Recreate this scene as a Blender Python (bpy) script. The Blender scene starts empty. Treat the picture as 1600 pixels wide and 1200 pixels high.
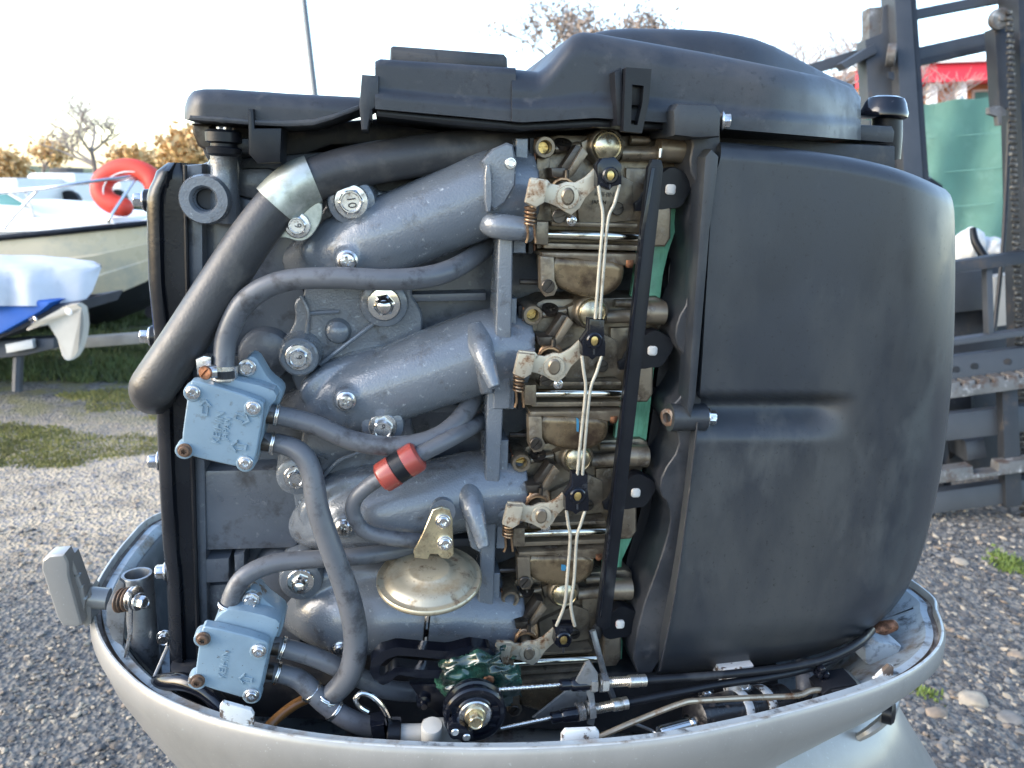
import bpy, bmesh, math, random
import numpy as np
from mathutils import Vector, Matrix, noise

random.seed(7)
SC = bpy.context.scene
COL = SC.collection
rad = math.radians

# ------------------------------------------------------------------ camera
F_PX, PITCH, ROLL, YAW, DIST = 1210.0, rad(14.5), rad(2.6), rad(9.7), 0.67
ORG = Vector((0, 0, 1.2))                       # a point on the engine's front
FWD = Vector((math.sin(YAW)*math.cos(PITCH), math.cos(YAW)*math.cos(PITCH), -math.sin(PITCH)))
_r = FWD.cross(Vector((0, 0, 1))).normalized()
_u = _r.cross(FWD)
RT = _r*math.cos(ROLL) + _u*math.sin(ROLL)
UP = _u*math.cos(ROLL) - _r*math.sin(ROLL)
CAM = ORG - FWD*DIST
cd = bpy.data.cameras.new('camera'); cam = bpy.data.objects.new('camera', cd); COL.objects.link(cam)
cam.matrix_world = Matrix(((RT.x, UP.x, -FWD.x, CAM.x), (RT.y, UP.y, -FWD.y, CAM.y),
                           (RT.z, UP.z, -FWD.z, CAM.z), (0, 0, 0, 1)))
cd.sensor_width = 36; cd.lens = F_PX/1600*36
cd.clip_start = 0.02; cd.clip_end = 2000
cd.dof.use_dof = True; cd.dof.focus_distance = 0.68; cd.dof.aperture_fstop = 11.0
SC.camera = cam

# ------------------------------------------------------------------ sky, sun, exposure
SUN_EL, SUN_AZ = rad(25), rad(-100)             # azimuth from +Y towards +X: low, to the left of the yard
w = bpy.data.worlds.new('World'); SC.world = w; w.use_nodes = True
nt = w.node_tree
sky = nt.nodes.new('ShaderNodeTexSky'); sky.sky_type = 'NISHITA'; sky.sun_disc = False
sky.sun_elevation = SUN_EL; sky.sun_rotation = SUN_AZ
sky.air_density = 1.0; sky.dust_density = 1.1; sky.ozone_density = 1.0
bg = nt.nodes['Background']; bg.inputs['Strength'].default_value = 0.15
nt.links.new(sky.outputs[0], bg.inputs['Color'])
sd = bpy.data.lights.new('sun', 'SUN'); sd.energy = 0.6; sd.angle = rad(40); sd.color = (1, .95, .88)
so = bpy.data.objects.new('sun', sd); COL.objects.link(so)
sdir = Vector((math.sin(SUN_AZ)*math.cos(SUN_EL), math.cos(SUN_AZ)*math.cos(SUN_EL), math.sin(SUN_EL)))
so.rotation_euler = sdir.to_track_quat('Z', 'Y').to_euler()
SC.view_settings.view_transform = 'Standard'; SC.view_settings.look = 'None'
SC.view_settings.exposure = 2.15; SC.view_settings.gamma = 1.0
SC.view_settings.use_curve_mapping = False

# ------------------------------------------------------------------ from photo pixel to place
def ray(px, py): return FWD + RT*((px-800)/F_PX) + UP*((600-py)/F_PX)
def Q(px, py, d):
    r = ray(px, py); return CAM + r*((d-CAM.y)/r.y)
def Zp(px, py, z):
    r = ray(px, py); return CAM + r*((z-CAM.z)/r.z)
def At(px, py, t): return CAM + ray(px, py)*t
def mpp(p): return (p-CAM).dot(FWD)/F_PX        # metres per photo pixel at p

# ------------------------------------------------------------------ materials
MATS = {}
def M(name, col, rough=.5, metal=0., var=.15, vs=12., bump=.0, bs=300., dirt=None, coat=0., rvar=.1,
      spec=.5, trans=0., emit=None, streak=None):
    if name in MATS: return MATS[name]
    m = bpy.data.materials.new(name); m.use_nodes = True; MATS[name] = m
    n, l = m.node_tree.nodes, m.node_tree.links
    b = n['Principled BSDF']
    tc0 = n.new('ShaderNodeTexCoord'); oi = n.new('ShaderNodeObjectInfo'); va = n.new('ShaderNodeVectorMath'); va.operation = 'ADD'
    sc0 = n.new('ShaderNodeMath'); sc0.operation = 'MULTIPLY'; sc0.inputs[1].default_value = 3.7
    l.new(oi.outputs['Random'], sc0.inputs[0]); l.new(tc0.outputs['Object'], va.inputs[0]); l.new(sc0.outputs[0], va.inputs[1])
    class tc: outputs = {'Object': va.outputs[0]}      # every piece takes its stains from another spot of the noise
    def noise_(scale, det=4, rg=.6, src=None):
        t = n.new('ShaderNodeTexNoise'); t.inputs['Scale'].default_value = scale
        t.inputs['Detail'].default_value = det; t.inputs['Roughness'].default_value = rg
        l.new(src or tc.outputs['Object'], t.inputs['Vector']); return t
    def ramp(src, a, bb):
        r = n.new('ShaderNodeMapRange'); r.inputs['From Min'].default_value = a; r.inputs['From Max'].default_value = bb
        r.clamp = True
        l.new(src, r.inputs['Value']); return r.outputs['Result']
    def mix(fac, a, bb):
        x = n.new('ShaderNodeMix'); x.data_type = 'RGBA'; l.new(fac, x.inputs[0])
        for sock, v in ((x.inputs[6], a), (x.inputs[7], bb)):
            if isinstance(v, tuple): sock.default_value = (*v, 1)
            else: l.new(v, sock)
        return x.outputs[2]
    t1 = noise_(vs, 5)
    f = ramp(t1.outputs['Fac'], .3, .7)
    lo = tuple(c*(1-var) for c in col); hi = tuple(min(1, c*(1+var)) for c in col)
    c = mix(f, lo, hi)
    rsock = ramp(t1.outputs['Fac'], .25, .75)
    rr = n.new('ShaderNodeMapRange'); rr.inputs['To Min'].default_value = max(.02, rough-rvar); rr.inputs['To Max'].default_value = min(1, rough+rvar)
    l.new(rsock, rr.inputs['Value']); rs = rr.outputs['Result']
    for k, dd in enumerate(dirt or ()):
        dc, amt, dsc = dd[:3]; drough = dd[3] if len(dd) > 3 else None
        src = None
        if len(dd) > 4:
            mp = n.new('ShaderNodeMapping'); mp.inputs['Scale'].default_value = dd[4]; l.new(tc.outputs['Object'], mp.inputs['Vector']); src = mp.outputs[0]
        t2 = noise_(dsc, 6, .65, src)
        edge = dd[5] if len(dd) > 5 else .08
        th = 1-amt
        f2 = ramp(t2.outputs['Fac'], .25+.5*th-edge, .25+.5*th+edge)
        c = mix(f2, c, dc)
        if drough is not None:
            mx = n.new('ShaderNodeMix'); l.new(f2, mx.inputs[0]); l.new(rs, mx.inputs[2]); mx.inputs[3].default_value = drough
            rs = mx.outputs[0]
    l.new(c, b.inputs['Base Color']); l.new(rs, b.inputs['Roughness'])
    b.inputs['Metallic'].default_value = metal
    b.inputs['Specular IOR Level'].default_value = spec
    b.inputs['Coat Weight'].default_value = coat; b.inputs['Coat Roughness'].default_value = .12
    b.inputs['Transmission Weight'].default_value = trans
    if bump:
        t3 = noise_(bs, 3, .5)
        bp = n.new('ShaderNodeBump'); bp.inputs['Strength'].default_value = bump; bp.inputs['Distance'].default_value = .002
        l.new(t3.outputs['Fac'], bp.inputs['Height']); l.new(bp.outputs[0], b.inputs['Normal'])
    return m

GREY   = M('grey_marine_paint', (.132, .150, .174), .22, .1, .06, 14, .24, 620, coat=.45,
           dirt=(((.05, .05, .052), .20, 55, .5), ((.33, .36, .38), .13, 160, .35)))
BLOCKM = M('dark_grey_block_paint', (.088, .100, .120), .34, .0, .12, 20, .14, 450, coat=.2,
           dirt=(((.03, .03, .034), .24, 38, .6), ((.2, .21, .22), .14, 120, .5)))
BLACKP = M('black_moulded_plastic', (.007, .008, .011), .36, 0, .2, 25, .06, 600, spec=.32, dirt=(((.045, .047, .05), .16, 14, .6),))
BLACKG = M('black_gloss_enamel', (.004, .005, .009), .16, 0, .2, 30, .05, 200, spec=.4, coat=.15, dirt=(((.03, .032, .036), .13, 60, .5),))
COVERM = M('charcoal_cover_plastic', (.021, .024, .030), .44, 0, .18, 18, .08, 900,
           dirt=(((.045, .046, .05), .40, 9, .58), ((.06, .06, .062), .15, 60, .6), ((.012, .012, .014), .2, 150, .5)))
AIRM   = M('satin_black_airbox', (.019, .023, .030), .35, 0, .14, 9, .04, 900, spec=.5,
           dirt=(((.040, .043, .045), .42, 6, .46, (1, 1, .4), .10), ((.050, .054, .056), .28, 9, .55, (1, 1, .5), .06), ((.008, .009, .01), .15, 260, .5)))
RUBBER = M('grey_rubber_hose', (.098, .104, .116), .38, 0, .12, 30, .05, 500, dirt=(((.04, .04, .045), .3, 60, .55),))
RUBBERK = M('black_rubber_hose', (.036, .036, .038), .40, 0, .2, 20, .14, 420, dirt=(((.075, .07, .065), .28, 30, .55),))
PUMPM  = M('pale_blue_pump_paint', (.18, .255, .315), .40, 0, .06, 30, .06, 500, dirt=(((.10, .12, .13), .2, 130, .5),))
PUMPW  = M('chipped_blue_pump_paint', (.18, .255, .315), .40, 0, .1, 30, .08, 400, dirt=(((.13, .105, .085), .25, 48, .7, (1, 1, 1), .02), ((.05, .05, .05), .17, 190, .6, (1, 1, 1), .02)))
ZINC   = M('zinc_plated_steel', (.62, .62, .62), .24, .95, .2, 60, .0, 300, dirt=(((.22, .16, .10), .26, 140, .5),))
CHROME = M('bright_steel', (.72, .70, .66), .16, 1., .1, 60, dirt=(((.25, .2, .15), .15, 120, .4),))
GOLD   = M('yellow_zinc_plate', (.60, .52, .34), .30, .9, .25, 40, dirt=(((.24, .19, .13), .34, 60, .55), ((.11, .05, .02), .2, 110, .75)))
DASH   = M('tarnished_zinc', (.46, .41, .30), .38, .65, .15, 28, .04, 200, dirt=(((.30, .235, .15), .34, 40, .6), ((.09, .055, .035), .22, 90, .8)))
CARB   = M('oily_carburettor_alloy', (.215, .178, .132), .34, .6, .25, 40, .10, 380, dirt=(((.06, .042, .028), .34, 45, .45), ((.30, .27, .23), .2, 90, .4)))
CARBB  = M('varnished_float_bowl', (.20, .148, .088), .28, .6, .25, 40, .05, 300, dirt=(((.05, .03, .018), .4, 35, .4),), coat=.2)
CARBD  = M('dark_carb_steel', (.085, .075, .066), .35, .8, .25, 50, dirt=(((.03, .025, .02), .35, 60, .5),))
LEVER  = M('plated_lever', (.47, .42, .33), .36, .5, .12, 60, dirt=(((.26, .14, .065), .30, 75, .75), ((.11, .055, .03), .22, 150, .85)))
COPPER = M('copper_rust', (.34, .16, .09), .42, .75, .3, 80, dirt=(((.10, .05, .03), .45, 120, .7),))
BRASS  = M('brass', (.62, .45, .18), .3, .95, .2, 80, dirt=(((.15, .09, .04), .3, 140, .6),))
SPRING = M('bronze_spring_wire', (.34, .22, .13), .35, .85, .2, 90, dirt=(((.1, .05, .03), .3, 150, .6),))
WIRE   = M('cream_link_wire', (.40, .375, .31), .45, .3, .1, 80, dirt=(((.2, .17, .13), .22, 120, .6),))
GASK   = M('green_gasket', (.17, .44, .28), .36, 0, .2, 60, .2, 200, dirt=(((.04, .2, .1), .26, 60, .4, (1, 1, .15)), ((.35, .55, .42), .2, 90, .4, (1, 1, .15))))
GREASE = M('green_grease', (.012, .042, .033), .16, 0, .5, 50, .08, 90, dirt=(((.06, .17, .11), .26, 45, .15), ((.006, .010, .010), .46, 30, .2)), coat=.5)
REDP   = M('red_plastic', (.25, .045, .034), .32, 0, .12, 40, coat=.2)
WHITEP = M('translucent_white_plastic', (.46, .45, .41), .35, 0, .1, 30, dirt=(((.4, .35, .25), .25, 30, .4),))
WHITED = M('white_rubber_pin', (.62, .60, .56), .5, 0, .15, 60, dirt=(((.5, .12, .1), .15, 100, .5),))
COWL   = M('silver_grey_cowl_paint', (.285, .276, .258), .32, .25, .04, 6, .03, 700, coat=.35,
           dirt=(((.20, .20, .185), .26, 9, .45, (1, 1, .5), .15), ((.45, .46, .45), .1, 300, .3)))
COWLIN = M('pale_cowl_inside', (.34, .39, .42), .5, .05, .12, 12, .05, 300, dirt=(((.20, .16, .12), .34, 22, .7), ((.05, .05, .05), .26, 50, .8)))
CHIP   = M('chipped_white_latch', (.62, .64, .64), .38, .1, .1, 40, dirt=(((.10, .075, .06), .40, 55, .7, (1, 1, 1), .02),))
LIPM   = M('worn_rim_lip', (.46, .47, .45), .35, .3, .15, 60, .1, 200, dirt=(((.16, .13, .10), .22, 45, .7),))
SEALM  = M('brown_rubber_seal', (.10, .07, .052), .6, 0, .3, 40, .1, 200, dirt=(((.34, .3, .26), .3, 40, .7),))
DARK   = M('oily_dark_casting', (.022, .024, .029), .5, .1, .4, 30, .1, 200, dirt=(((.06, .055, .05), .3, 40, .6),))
RUST   = M('rusty_steel', (.14, .085, .055), .65, .4, .4, 40, .2, 250, dirt=(((.36, .33, .3), .28, 60, .5), ((.03, .025, .022), .36, 30, .7)))
AMBER  = M('amber_fuel_line', (.26, .115, .03), .3, 0, .2, 40, coat=.3)
STEELM = M('grey_bracket_steel', (.28, .30, .32), .35, .7, .2, 40, dirt=(((.09, .08, .075), .3, 60, .6),))

# ------------------------------------------------------------------ mesh helpers
def link(name, me, mat, parent=None):
    o = bpy.data.objects.new(name, me); COL.objects.link(o)
    if mat is not None and not me.materials: me.materials.append(mat)
    if parent is not None:
        o.parent = parent
        o.matrix_parent_inverse = parent.matrix_basis.inverted() if parent.parent is None else Matrix()
    return o
def new(name, bm, mat, parent=None, ang=35, recalc=True):
    if recalc: bmesh.ops.recalc_face_normals(bm, faces=bm.faces[:])
    me = bpy.data.meshes.new(name); bm.to_mesh(me); bm.free()
    for p in me.polygons: p.use_smooth = True
    me.set_sharp_from_angle(angle=rad(ang))
    return link(name, me, mat, parent)
def thing(name, loc, label, cat, group=None):
    o = bpy.data.objects.new(name, None); COL.objects.link(o); o.location = loc
    o.empty_display_size = .05
    tag(o, label, cat, group); 
    bpy.context.view_layer.update() if False else None
    return o
def tag(o, label, cat, group=None):
    o['label'] = label; o['category'] = cat
    if group: o['group'] = group
    return o
def catmull(pts, sub=6, closed=False):
    pts = [Vector(p) for p in pts]; n = len(pts); out = []
    if n < 3 and not closed:
        return [pts[0].lerp(pts[1], k/sub) for k in range(sub+1)]
    for i in range(n if closed else n-1):
        if closed: a, b, c, d = pts[i-1], pts[i], pts[(i+1) % n], pts[(i+2) % n]
        else: a, b, c, d = pts[max(i-1, 0)], pts[i], pts[i+1], pts[min(i+2, n-1)]
        for k in range(sub):
            t = k/sub
            out.append(.5*((2*b)+(c-a)*t+(2*a-5*b+4*c-d)*t*t+(3*b-a-3*c+d)*t**3))
    if not closed: out.append(pts[-1].copy())
    return out
def smooth2(pts, it=1):
    for _ in range(it):
        o = []
        for i in range(len(pts)):
            a, b = pts[i], pts[(i+1) % len(pts)]
            o.append((a[0]*.75+b[0]*.25, a[1]*.75+b[1]*.25)); o.append((a[0]*.25+b[0]*.75, a[1]*.25+b[1]*.75))
        pts = o
    return pts
def skin(bm, rings, closed=True, cap0=True, cap1=True):
    vs = [[bm.verts.new(p) for p in r] for r in rings]
    n = len(vs[0])
    for a, b in zip(vs, vs[1:]):
        for i in range(n if closed else n-1):
            j = (i+1) % n; bm.faces.new((a[i], a[j], b[j], b[i]))
    if cap0: bm.faces.new(vs[0][::-1])
    if cap1: bm.faces.new(vs[-1])
    return vs
def tube_bm(pts, r, n=12, sub=6, bm=None, round_end=False, aspect=1.0, refv=None, smooth=True):
    bm = bm or bmesh.new()
    if not hasattr(r, '__len__'): r = [r]*len(pts)
    P = [Vector((*p, rr)) for p, rr in zip(pts, r)]
    P = catmull(P, sub) if smooth else P
    c = [Vector(p[:3]) for p in P]; rr = [p[3] for p in P]
    rings = []; nrm = None
    for i in range(len(c)):
        t = (c[min(i+1, len(c)-1)]-c[max(i-1, 0)]).normalized()
        if nrm is None:
            ref = refv or (Vector((0, 0, 1)) if abs(t.z) < .9 else Vector((1, 0, 0)))
            nrm = (ref - t*ref.dot(t)).normalized()
        else:
            nrm = (nrm - t*nrm.dot(t)).normalized()
        bi = t.cross(nrm)
        if i == 0 and round_end:
            for f, q in ((.98, .35), (.75, .8)):
                rings.append([c[0]-t*rr[0]*f*.8+(nrm*math.cos(a)*aspect+bi*math.sin(a))*rr[0]*math.sqrt(max(0, 1-f*f)) for a in [2*math.pi*k/n for k in range(n)]])
        rings.append([c[i]+(nrm*math.cos(a)*aspect+bi*math.sin(a))*rr[i] for a in [2*math.pi*k/n for k in range(n)]])
        if i == len(c)-1 and round_end:
            for f in (.45, .8, .97):
                rings.append([c[i]+t*rr[i]*f*.8+(nrm*math.cos(a)*aspect+bi*math.sin(a))*rr[i]*math.sqrt(max(0, 1-f*f)) for a in [2*math.pi*k/n for k in range(n)]])
    skin(bm, rings)
    return bm
def qtube(pts, rpx, **k):
    """tube through (px, py, depth) points; radius in photo pixels at its own depth"""
    P = [Q(*p) for p in pts]
    if not hasattr(rpx, '__len__'): rpx = [rpx]*len(P)
    return tube_bm(P, [a*mpp(p) for a, p in zip(rpx, P)], **k)
FRONT = Vector((0, -1, 0))
def basis(ax, rot=0.):
    ax = ax.normalized(); ref = Vector((0, 0, 1)) if abs(ax.z) < .9 else Vector((1, 0, 0))
    x = ref.cross(ax).normalized(); y = ax.cross(x)
    return x*math.cos(rot)+y*math.sin(rot), y*math.cos(rot)-x*math.sin(rot), ax
def rf_c(r): return lambda a: r
def rf_hex(r):
    k = math.pi/3
    return lambda a: r*math.cos(k/2)/math.cos(((a % k)-k/2))
def rf_cross(r, w):
    def f(a):
        c, s = abs(math.cos(a))+1e-6, abs(math.sin(a))+1e-6
        return max(min(r/c, w/s), min(w/c, r/s))
    return f
def rf_slot(r, w):
    def f(a):
        c, s = abs(math.cos(a))+1e-6, abs(math.sin(a))+1e-6
        return min(r/c, w/s)
    return f
def rf_torx(r): return lambda a: r*(.82+.18*math.cos(6*a))
def stack(o, ax, rings, n=24, rot=0., bm=None, close0=True, close1=True, sq=1.):
    """loft of rings (radius or radius function, height along ax) about o"""
    bm = bm or bmesh.new(); x, y, z = basis(ax, rot); R = []
    for rf, h in rings:
        f = rf if callable(rf) else rf_c(rf)
        R.append([o+z*h+x*math.cos(a)*f(a)+y*math.sin(a)*f(a)*sq for a in [2*math.pi*k/n for k in range(n)]])
    skin(bm, R, True, close0, close1)
    return bm
def prism_bm(pts, d0, d1, bev=0., seg=2, sm=0, bm=None, hole=None, dfun=None):
    """px outline at depth d0 extruded straight back to depth d1"""
    bm = bm or bmesh.new()
    if sm: pts = smooth2(pts, sm)
    f = [bm.verts.new(Q(x, y, d0 if dfun is None else d0+dfun(x, y))) for x, y in pts]
    b = [bm.verts.new(v.co+Vector((0, (d1-d0), 0))) for v in f]
    n = len(f); ff = bm.faces.new(f); bm.faces.new(b[::-1])
    for i in range(n): bm.faces.new((f[i], b[i], b[(i+1) % n], f[(i+1) % n]))
    if bev:
        bmesh.ops.recalc_face_normals(bm, faces=bm.faces[:])
        bmesh.ops.bevel(bm, geom=list(ff.edges), offset=bev, segments=seg, profile=.6, affect='EDGES', clamp_overlap=True)
    return bm
def ringprism_bm(outer, inner, d0, d1):
    bm = bmesh.new()
    fo = [bm.verts.new(Q(x, y, d0)) for x, y in outer]; fi = [bm.verts.new(Q(x, y, d0)) for x, y in inner]
    dv = Vector((0, d1-d0, 0))
    bo = [bm.verts.new(v.co+dv) for v in fo]; bi = [bm.verts.new(v.co+dv) for v in fi]
    n = len(fo)
    for i in range(n):
        j = (i+1) % n
        bm.faces.new((fo[i], fo[j], fi[j], fi[i])); bm.faces.new((bo[i], bi[i], bi[j], bo[j]))
        bm.faces.new((fo[i], bo[i], bo[j], fo[j])); bm.faces.new((fi[i], fi[j], bi[j], bi[i]))
    return bm
def resample(pts, n):
    P = [Vector(p) for p in pts]; P.append(P[0]); L = [0]
    for a, b in zip(P, P[1:]): L.append(L[-1]+(b-a).length)
    out = []; j = 0
    for k in range(n):
        s = L[-1]*k/n
        while L[j+1] < s: j += 1
        t = (s-L[j])/max(1e-9, L[j+1]-L[j]); v = P[j].lerp(P[j+1], t); out.append((v.x, v.y))
    return out
def box_bm(c, sx, sy, sz, rotz=0., bev=0., bm=None, mat=None):
    bm = bm or bmesh.new()
    g = bmesh.ops.create_cube(bm, size=1)
    m = Matrix.Translation(c) @ (mat or Matrix.Rotation(rotz, 4, 'Z')) @ Matrix.Diagonal((sx, sy, sz, 1))
    bmesh.ops.transform(bm, matrix=m, verts=g['verts'])
    if bev:
        es = list({e for v in g['verts'] for e in v.link_edges})
        bmesh.ops.bevel(bm, geom=es, offset=bev, segments=2, profile=.6, affect='EDGES', clamp_overlap=True)
    return bm
def shell_bm(nu, nv, fun, dback, cap=True):
    """front surface fun(u,v)->world point, its border carried straight back to depth dback"""
    bm = bmesh.new()
    g = [[bm.verts.new(fun(i/nu, j/nv)) for i in range(nu+1)] for j in range(nv+1)]
    for j in range(nv):
        for i in range(nu): bm.faces.new((g[j][i], g[j][i+1], g[j+1][i+1], g[j+1][i]))
    lp = g[0][:] + [g[j][nu] for j in range(1, nv+1)] + g[nv][-2::-1] + [g[j][0] for j in range(nv-1, 0, -1)]
    bk = [bm.verts.new((v.co.x, dback, v.co.z)) for v in lp]
    n = len(lp)
    for i in range(n): bm.faces.new((lp[i], lp[(i+1) % n], bk[(i+1) % n], bk[i]))
    if cap: bm.faces.new(bk)
    return bm
def interp(pts):
    xs = [p[0] for p in pts]; ys = [p[1] for p in pts]
    return lambda x: float(np.interp(x, xs, ys))
def rnd(e, R):
    if e >= R: return 0.
    q = 1-max(e, 0)/R
    return R*(1-math.sqrt(max(0, 1-q*q)))
def text_mesh(txt, size, depth, mat4):
    cu = bpy.data.curves.new('lettering', 'FONT'); cu.body = txt; cu.size = size; cu.extrude = depth
    cu.align_x = 'CENTER'; cu.align_y = 'CENTER'; cu.resolution_u = 3
    o = bpy.data.objects.new('lettering', cu); COL.objects.link(o)
    dg = bpy.context.evaluated_depsgraph_get(); dg.update()
    me = bpy.data.meshes.new_from_object(o.evaluated_get(dg)); me.transform(mat4)
    bpy.data.objects.remove(o); bpy.data.curves.remove(cu)
    return me
def text_on(txt, px, py, d, hpx, parent, mat, rot=0., depth=.0006, shear=None):
    p = Q(px, py, d); s = hpx*mpp(p)*1.35
    m = Matrix.Translation(p) @ Matrix.Rotation(rot, 4, FRONT) @ Matrix(((1, 0, 0, 0), (0, 0, -1, 0), (0, 1, 0, 0), (0, 0, 0, 1)))
    return link('lettering', text_mesh(txt, s, depth, m), mat, parent)

def screw(px, py, d, rpx, parent, kind='hex', mat=None, ax=FRONT, rot=.3, name=None, txt=None, p=None, h=1.):
    p = p or Q(px, py, d); r = rpx*mpp(p); mat = mat or ZINC
    if kind == 'hex':
        R = [(r, 0), (r, r*.12), (r*.93, r*.2), (rf_hex(r*.74), r*.22), (rf_hex(r*.74), r*.72*h), (rf_c(r*.60), r*.80*h), (rf_c(r*.54), r*.80*h), (rf_c(r*.48), r*.74*h)]
        b = stack(p, ax, R, 36, rot)
    elif kind == 'acorn':
        R = [(r, 0), (r, r*.12), (r*.95, r*.18), (r*.8, r*.2), (rf_hex(r*.66), r*.22), (rf_hex(r*.66), r*.55), (rf_c(r*.5), r*.65), (r*.48, r*.8), (r*.38, r*1.0), (r*.2, r*1.1), (r*.05, r*1.12)]
        b = stack(p, ax, R, 36, rot)
    elif kind == 'phillips':
        R = [(r, 0), (r, r*.2), (r*.86, r*.25), (r*.80, r*.3), (r*.8, r*.55), (r*.66, r*.72), (rf_cross(r*.48, r*.13), r*.76), (rf_cross(r*.3, r*.1), r*.35)]
        b = stack(p, ax, R, 48, rot)
    elif kind == 'torx':
        R = [(r, 0), (r, r*.25), (r*.95, r*.3), (r*.78, r*.32), (r*.76, r*.7), (r*.66, r*.8), (rf_torx(r*.44), r*.82), (rf_torx(r*.4), r*.4)]
        b = stack(p, ax, R, 48, rot)
    elif kind == 'slot':
        R = [(r, 0), (r, r*.3), (r*.9, r*.4), (rf_slot(r*.8, r*.14), r*.4), (rf_slot(r*.75, r*.12), r*.15)]
        b = stack(p, ax, R, 48, rot)
    o = new(name or ('bolt' if kind in ('hex', 'acorn') else 'screw'), b, mat, parent, 30)
    if txt and parent is not None:
        pass
    return o

def fuse(bm, voxel, it=6):
    """weld overlapping closed shapes into one casting with soft fillets"""
    bmesh.ops.recalc_face_normals(bm, faces=bm.faces[:])
    me = bpy.data.meshes.new('casting'); bm.to_mesh(me); bm.free()
    o = bpy.data.objects.new('casting', me); COL.objects.link(o)
    r = o.modifiers.new('r', 'REMESH'); r.mode = 'VOXEL'; r.voxel_size = voxel
    k = o.modifiers.new('s', 'SMOOTH'); k.factor = .5; k.iterations = it
    dg = bpy.context.evaluated_depsgraph_get(); dg.update()
    out = bpy.data.meshes.new_from_object(o.evaluated_get(dg)); bpy.data.objects.remove(o)
    out.materials.clear()
    for p in out.polygons: p.use_smooth = True
    return out
# ================================================================== ground
def ground_material():
    m = bpy.data.materials.new('gravel_yard'); m.use_nodes = True
    n, l = m.node_tree.nodes, m.node_tree.links; b = n['Principled BSDF']; b.inputs['Roughness'].default_value = .9
    tc = n.new('ShaderNodeTexCoord')
    def nz(s, det=6, rg=.6):
        t = n.new('ShaderNodeTexNoise'); t.inputs['Scale'].default_value = s; t.inputs['Detail'].default_value = det; t.inputs['Roughness'].default_value = rg
        l.new(tc.outputs['Object'], t.inputs['Vector']); return t.outputs['Fac']
    def mr(src, a, c, lo=0., hi=1.):
        r = n.new('ShaderNodeMapRange'); r.inputs['From Min'].default_value = a; r.inputs['From Max'].default_value = c
        r.inputs['To Min'].default_value = lo; r.inputs['To Max'].default_value = hi; l.new(src, r.inputs['Value']); return r.outputs[0]
    def op(o, x, y):
        t = n.new('ShaderNodeMath'); t.operation = o; t.use_clamp = False
        for s, v in ((t.inputs[0], x), (t.inputs[1], y)):
            if isinstance(v, (int, float)): s.default_value = v
            else: l.new(v, s)
        return t.outputs[0]
    def mix(f, a, c):
        x = n.new('ShaderNodeMix'); x.data_type = 'RGBA'; l.new(f, x.inputs[0])
        for s, v in ((x.inputs[6], a), (x.inputs[7], c)):
            if isinstance(v, tuple): s.default_value = (*v, 1)
            else: l.new(v, s)
        return x.outputs[2]
    sx = n.new('ShaderNodeSeparateXYZ'); l.new(tc.outputs['Object'], sx.inputs[0]); X, Y = sx.outputs[0], sx.outputs[1]
    big = nz(.9); med = nz(6); fin = nz(45)
    vor = n.new('ShaderNodeTexVoronoi'); vor.inputs['Scale'].default_value = 70; l.new(tc.outputs['Object'], vor.inputs['Vector'])
    sep = n.new('ShaderNodeSeparateColor'); l.new(vor.outputs['Color'], sep.inputs[0])
    grav = mix(mr(sep.outputs[0], 0, 1), (.036, .038, .042), (.15, .142, .13))
    grav = mix(mr(fin, .45, .75), grav, (.30, .26, .20))
    dirt = mix(mr(med, .3, .7), (.40, .31, .205), (.52, .415, .285)); dirt = mix(mr(sep.outputs[1], .55, 1), dirt, (.19, .19, .2))
    # worn pale track along the left
    yy = op('ADD', Y, mr(big, 0, 1, -.7, .7))
    tr = op('MULTIPLY', op('MULTIPLY', mr(yy, 1.6, 2.3), mr(yy, 4.2, 3.3)), mr(X, .6, -.3))
    tr = op('MULTIPLY', tr, mr(med, .25, .5, .3, 1.))
    c = mix(tr, grav, dirt)
    ms = op('MULTIPLY', mr(op('ADD', Y, mr(nz(1.6), 0, 1, -1.2, 1.2)), 3.5, 4.3), mr(X, .8, -.2))
    ms = op('MULTIPLY', ms, mr(med, .42, .56))
    c = mix(ms, c, (.16, .145, .06))
    far = mr(op('ADD', Y, mr(big, 0, 1, -1, 1)), 6.2, 7.2)
    c = mix(op('MULTIPLY', far, mr(X, 1.5, -.5)), c, (.075, .095, .035))
    l.new(c, b.inputs['Base Color'])
    bp_ = n.new('ShaderNodeBump'); bp_.inputs['Strength'].default_value = .6; bp_.inputs['Distance'].default_value = .02
    l.new(op('ADD', vor.outputs['Distance'], op('MULTIPLY', fin, .6)), bp_.inputs['Height']); l.new(bp_.outputs[0], b.inputs['Normal'])
    return m
bm = bmesh.new()
N = 40
ax_ = [-300, -80, -25] + [-12+24*k/N for k in range(N+1)] + [25, 80, 300]
gv = [[bm.verts.new((x, y, .03*noise.noise(Vector((x*.6, y*.6, 1))) if abs(x) < 13 and abs(y) < 13 else 0)) for x in ax_] for y in ax_]
for j in range(len(ax_)-1):
    for i in range(len(ax_)-1): bm.faces.new((gv[j][i], gv[j][i+1], gv[j+1][i+1], gv[j+1][i]))
g = new('ground', bm, ground_material(), None, 180); g['kind'] = 'structure'
def gz(x, y): return .03*noise.noise(Vector((x*.6, y*.6, 1)))

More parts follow.
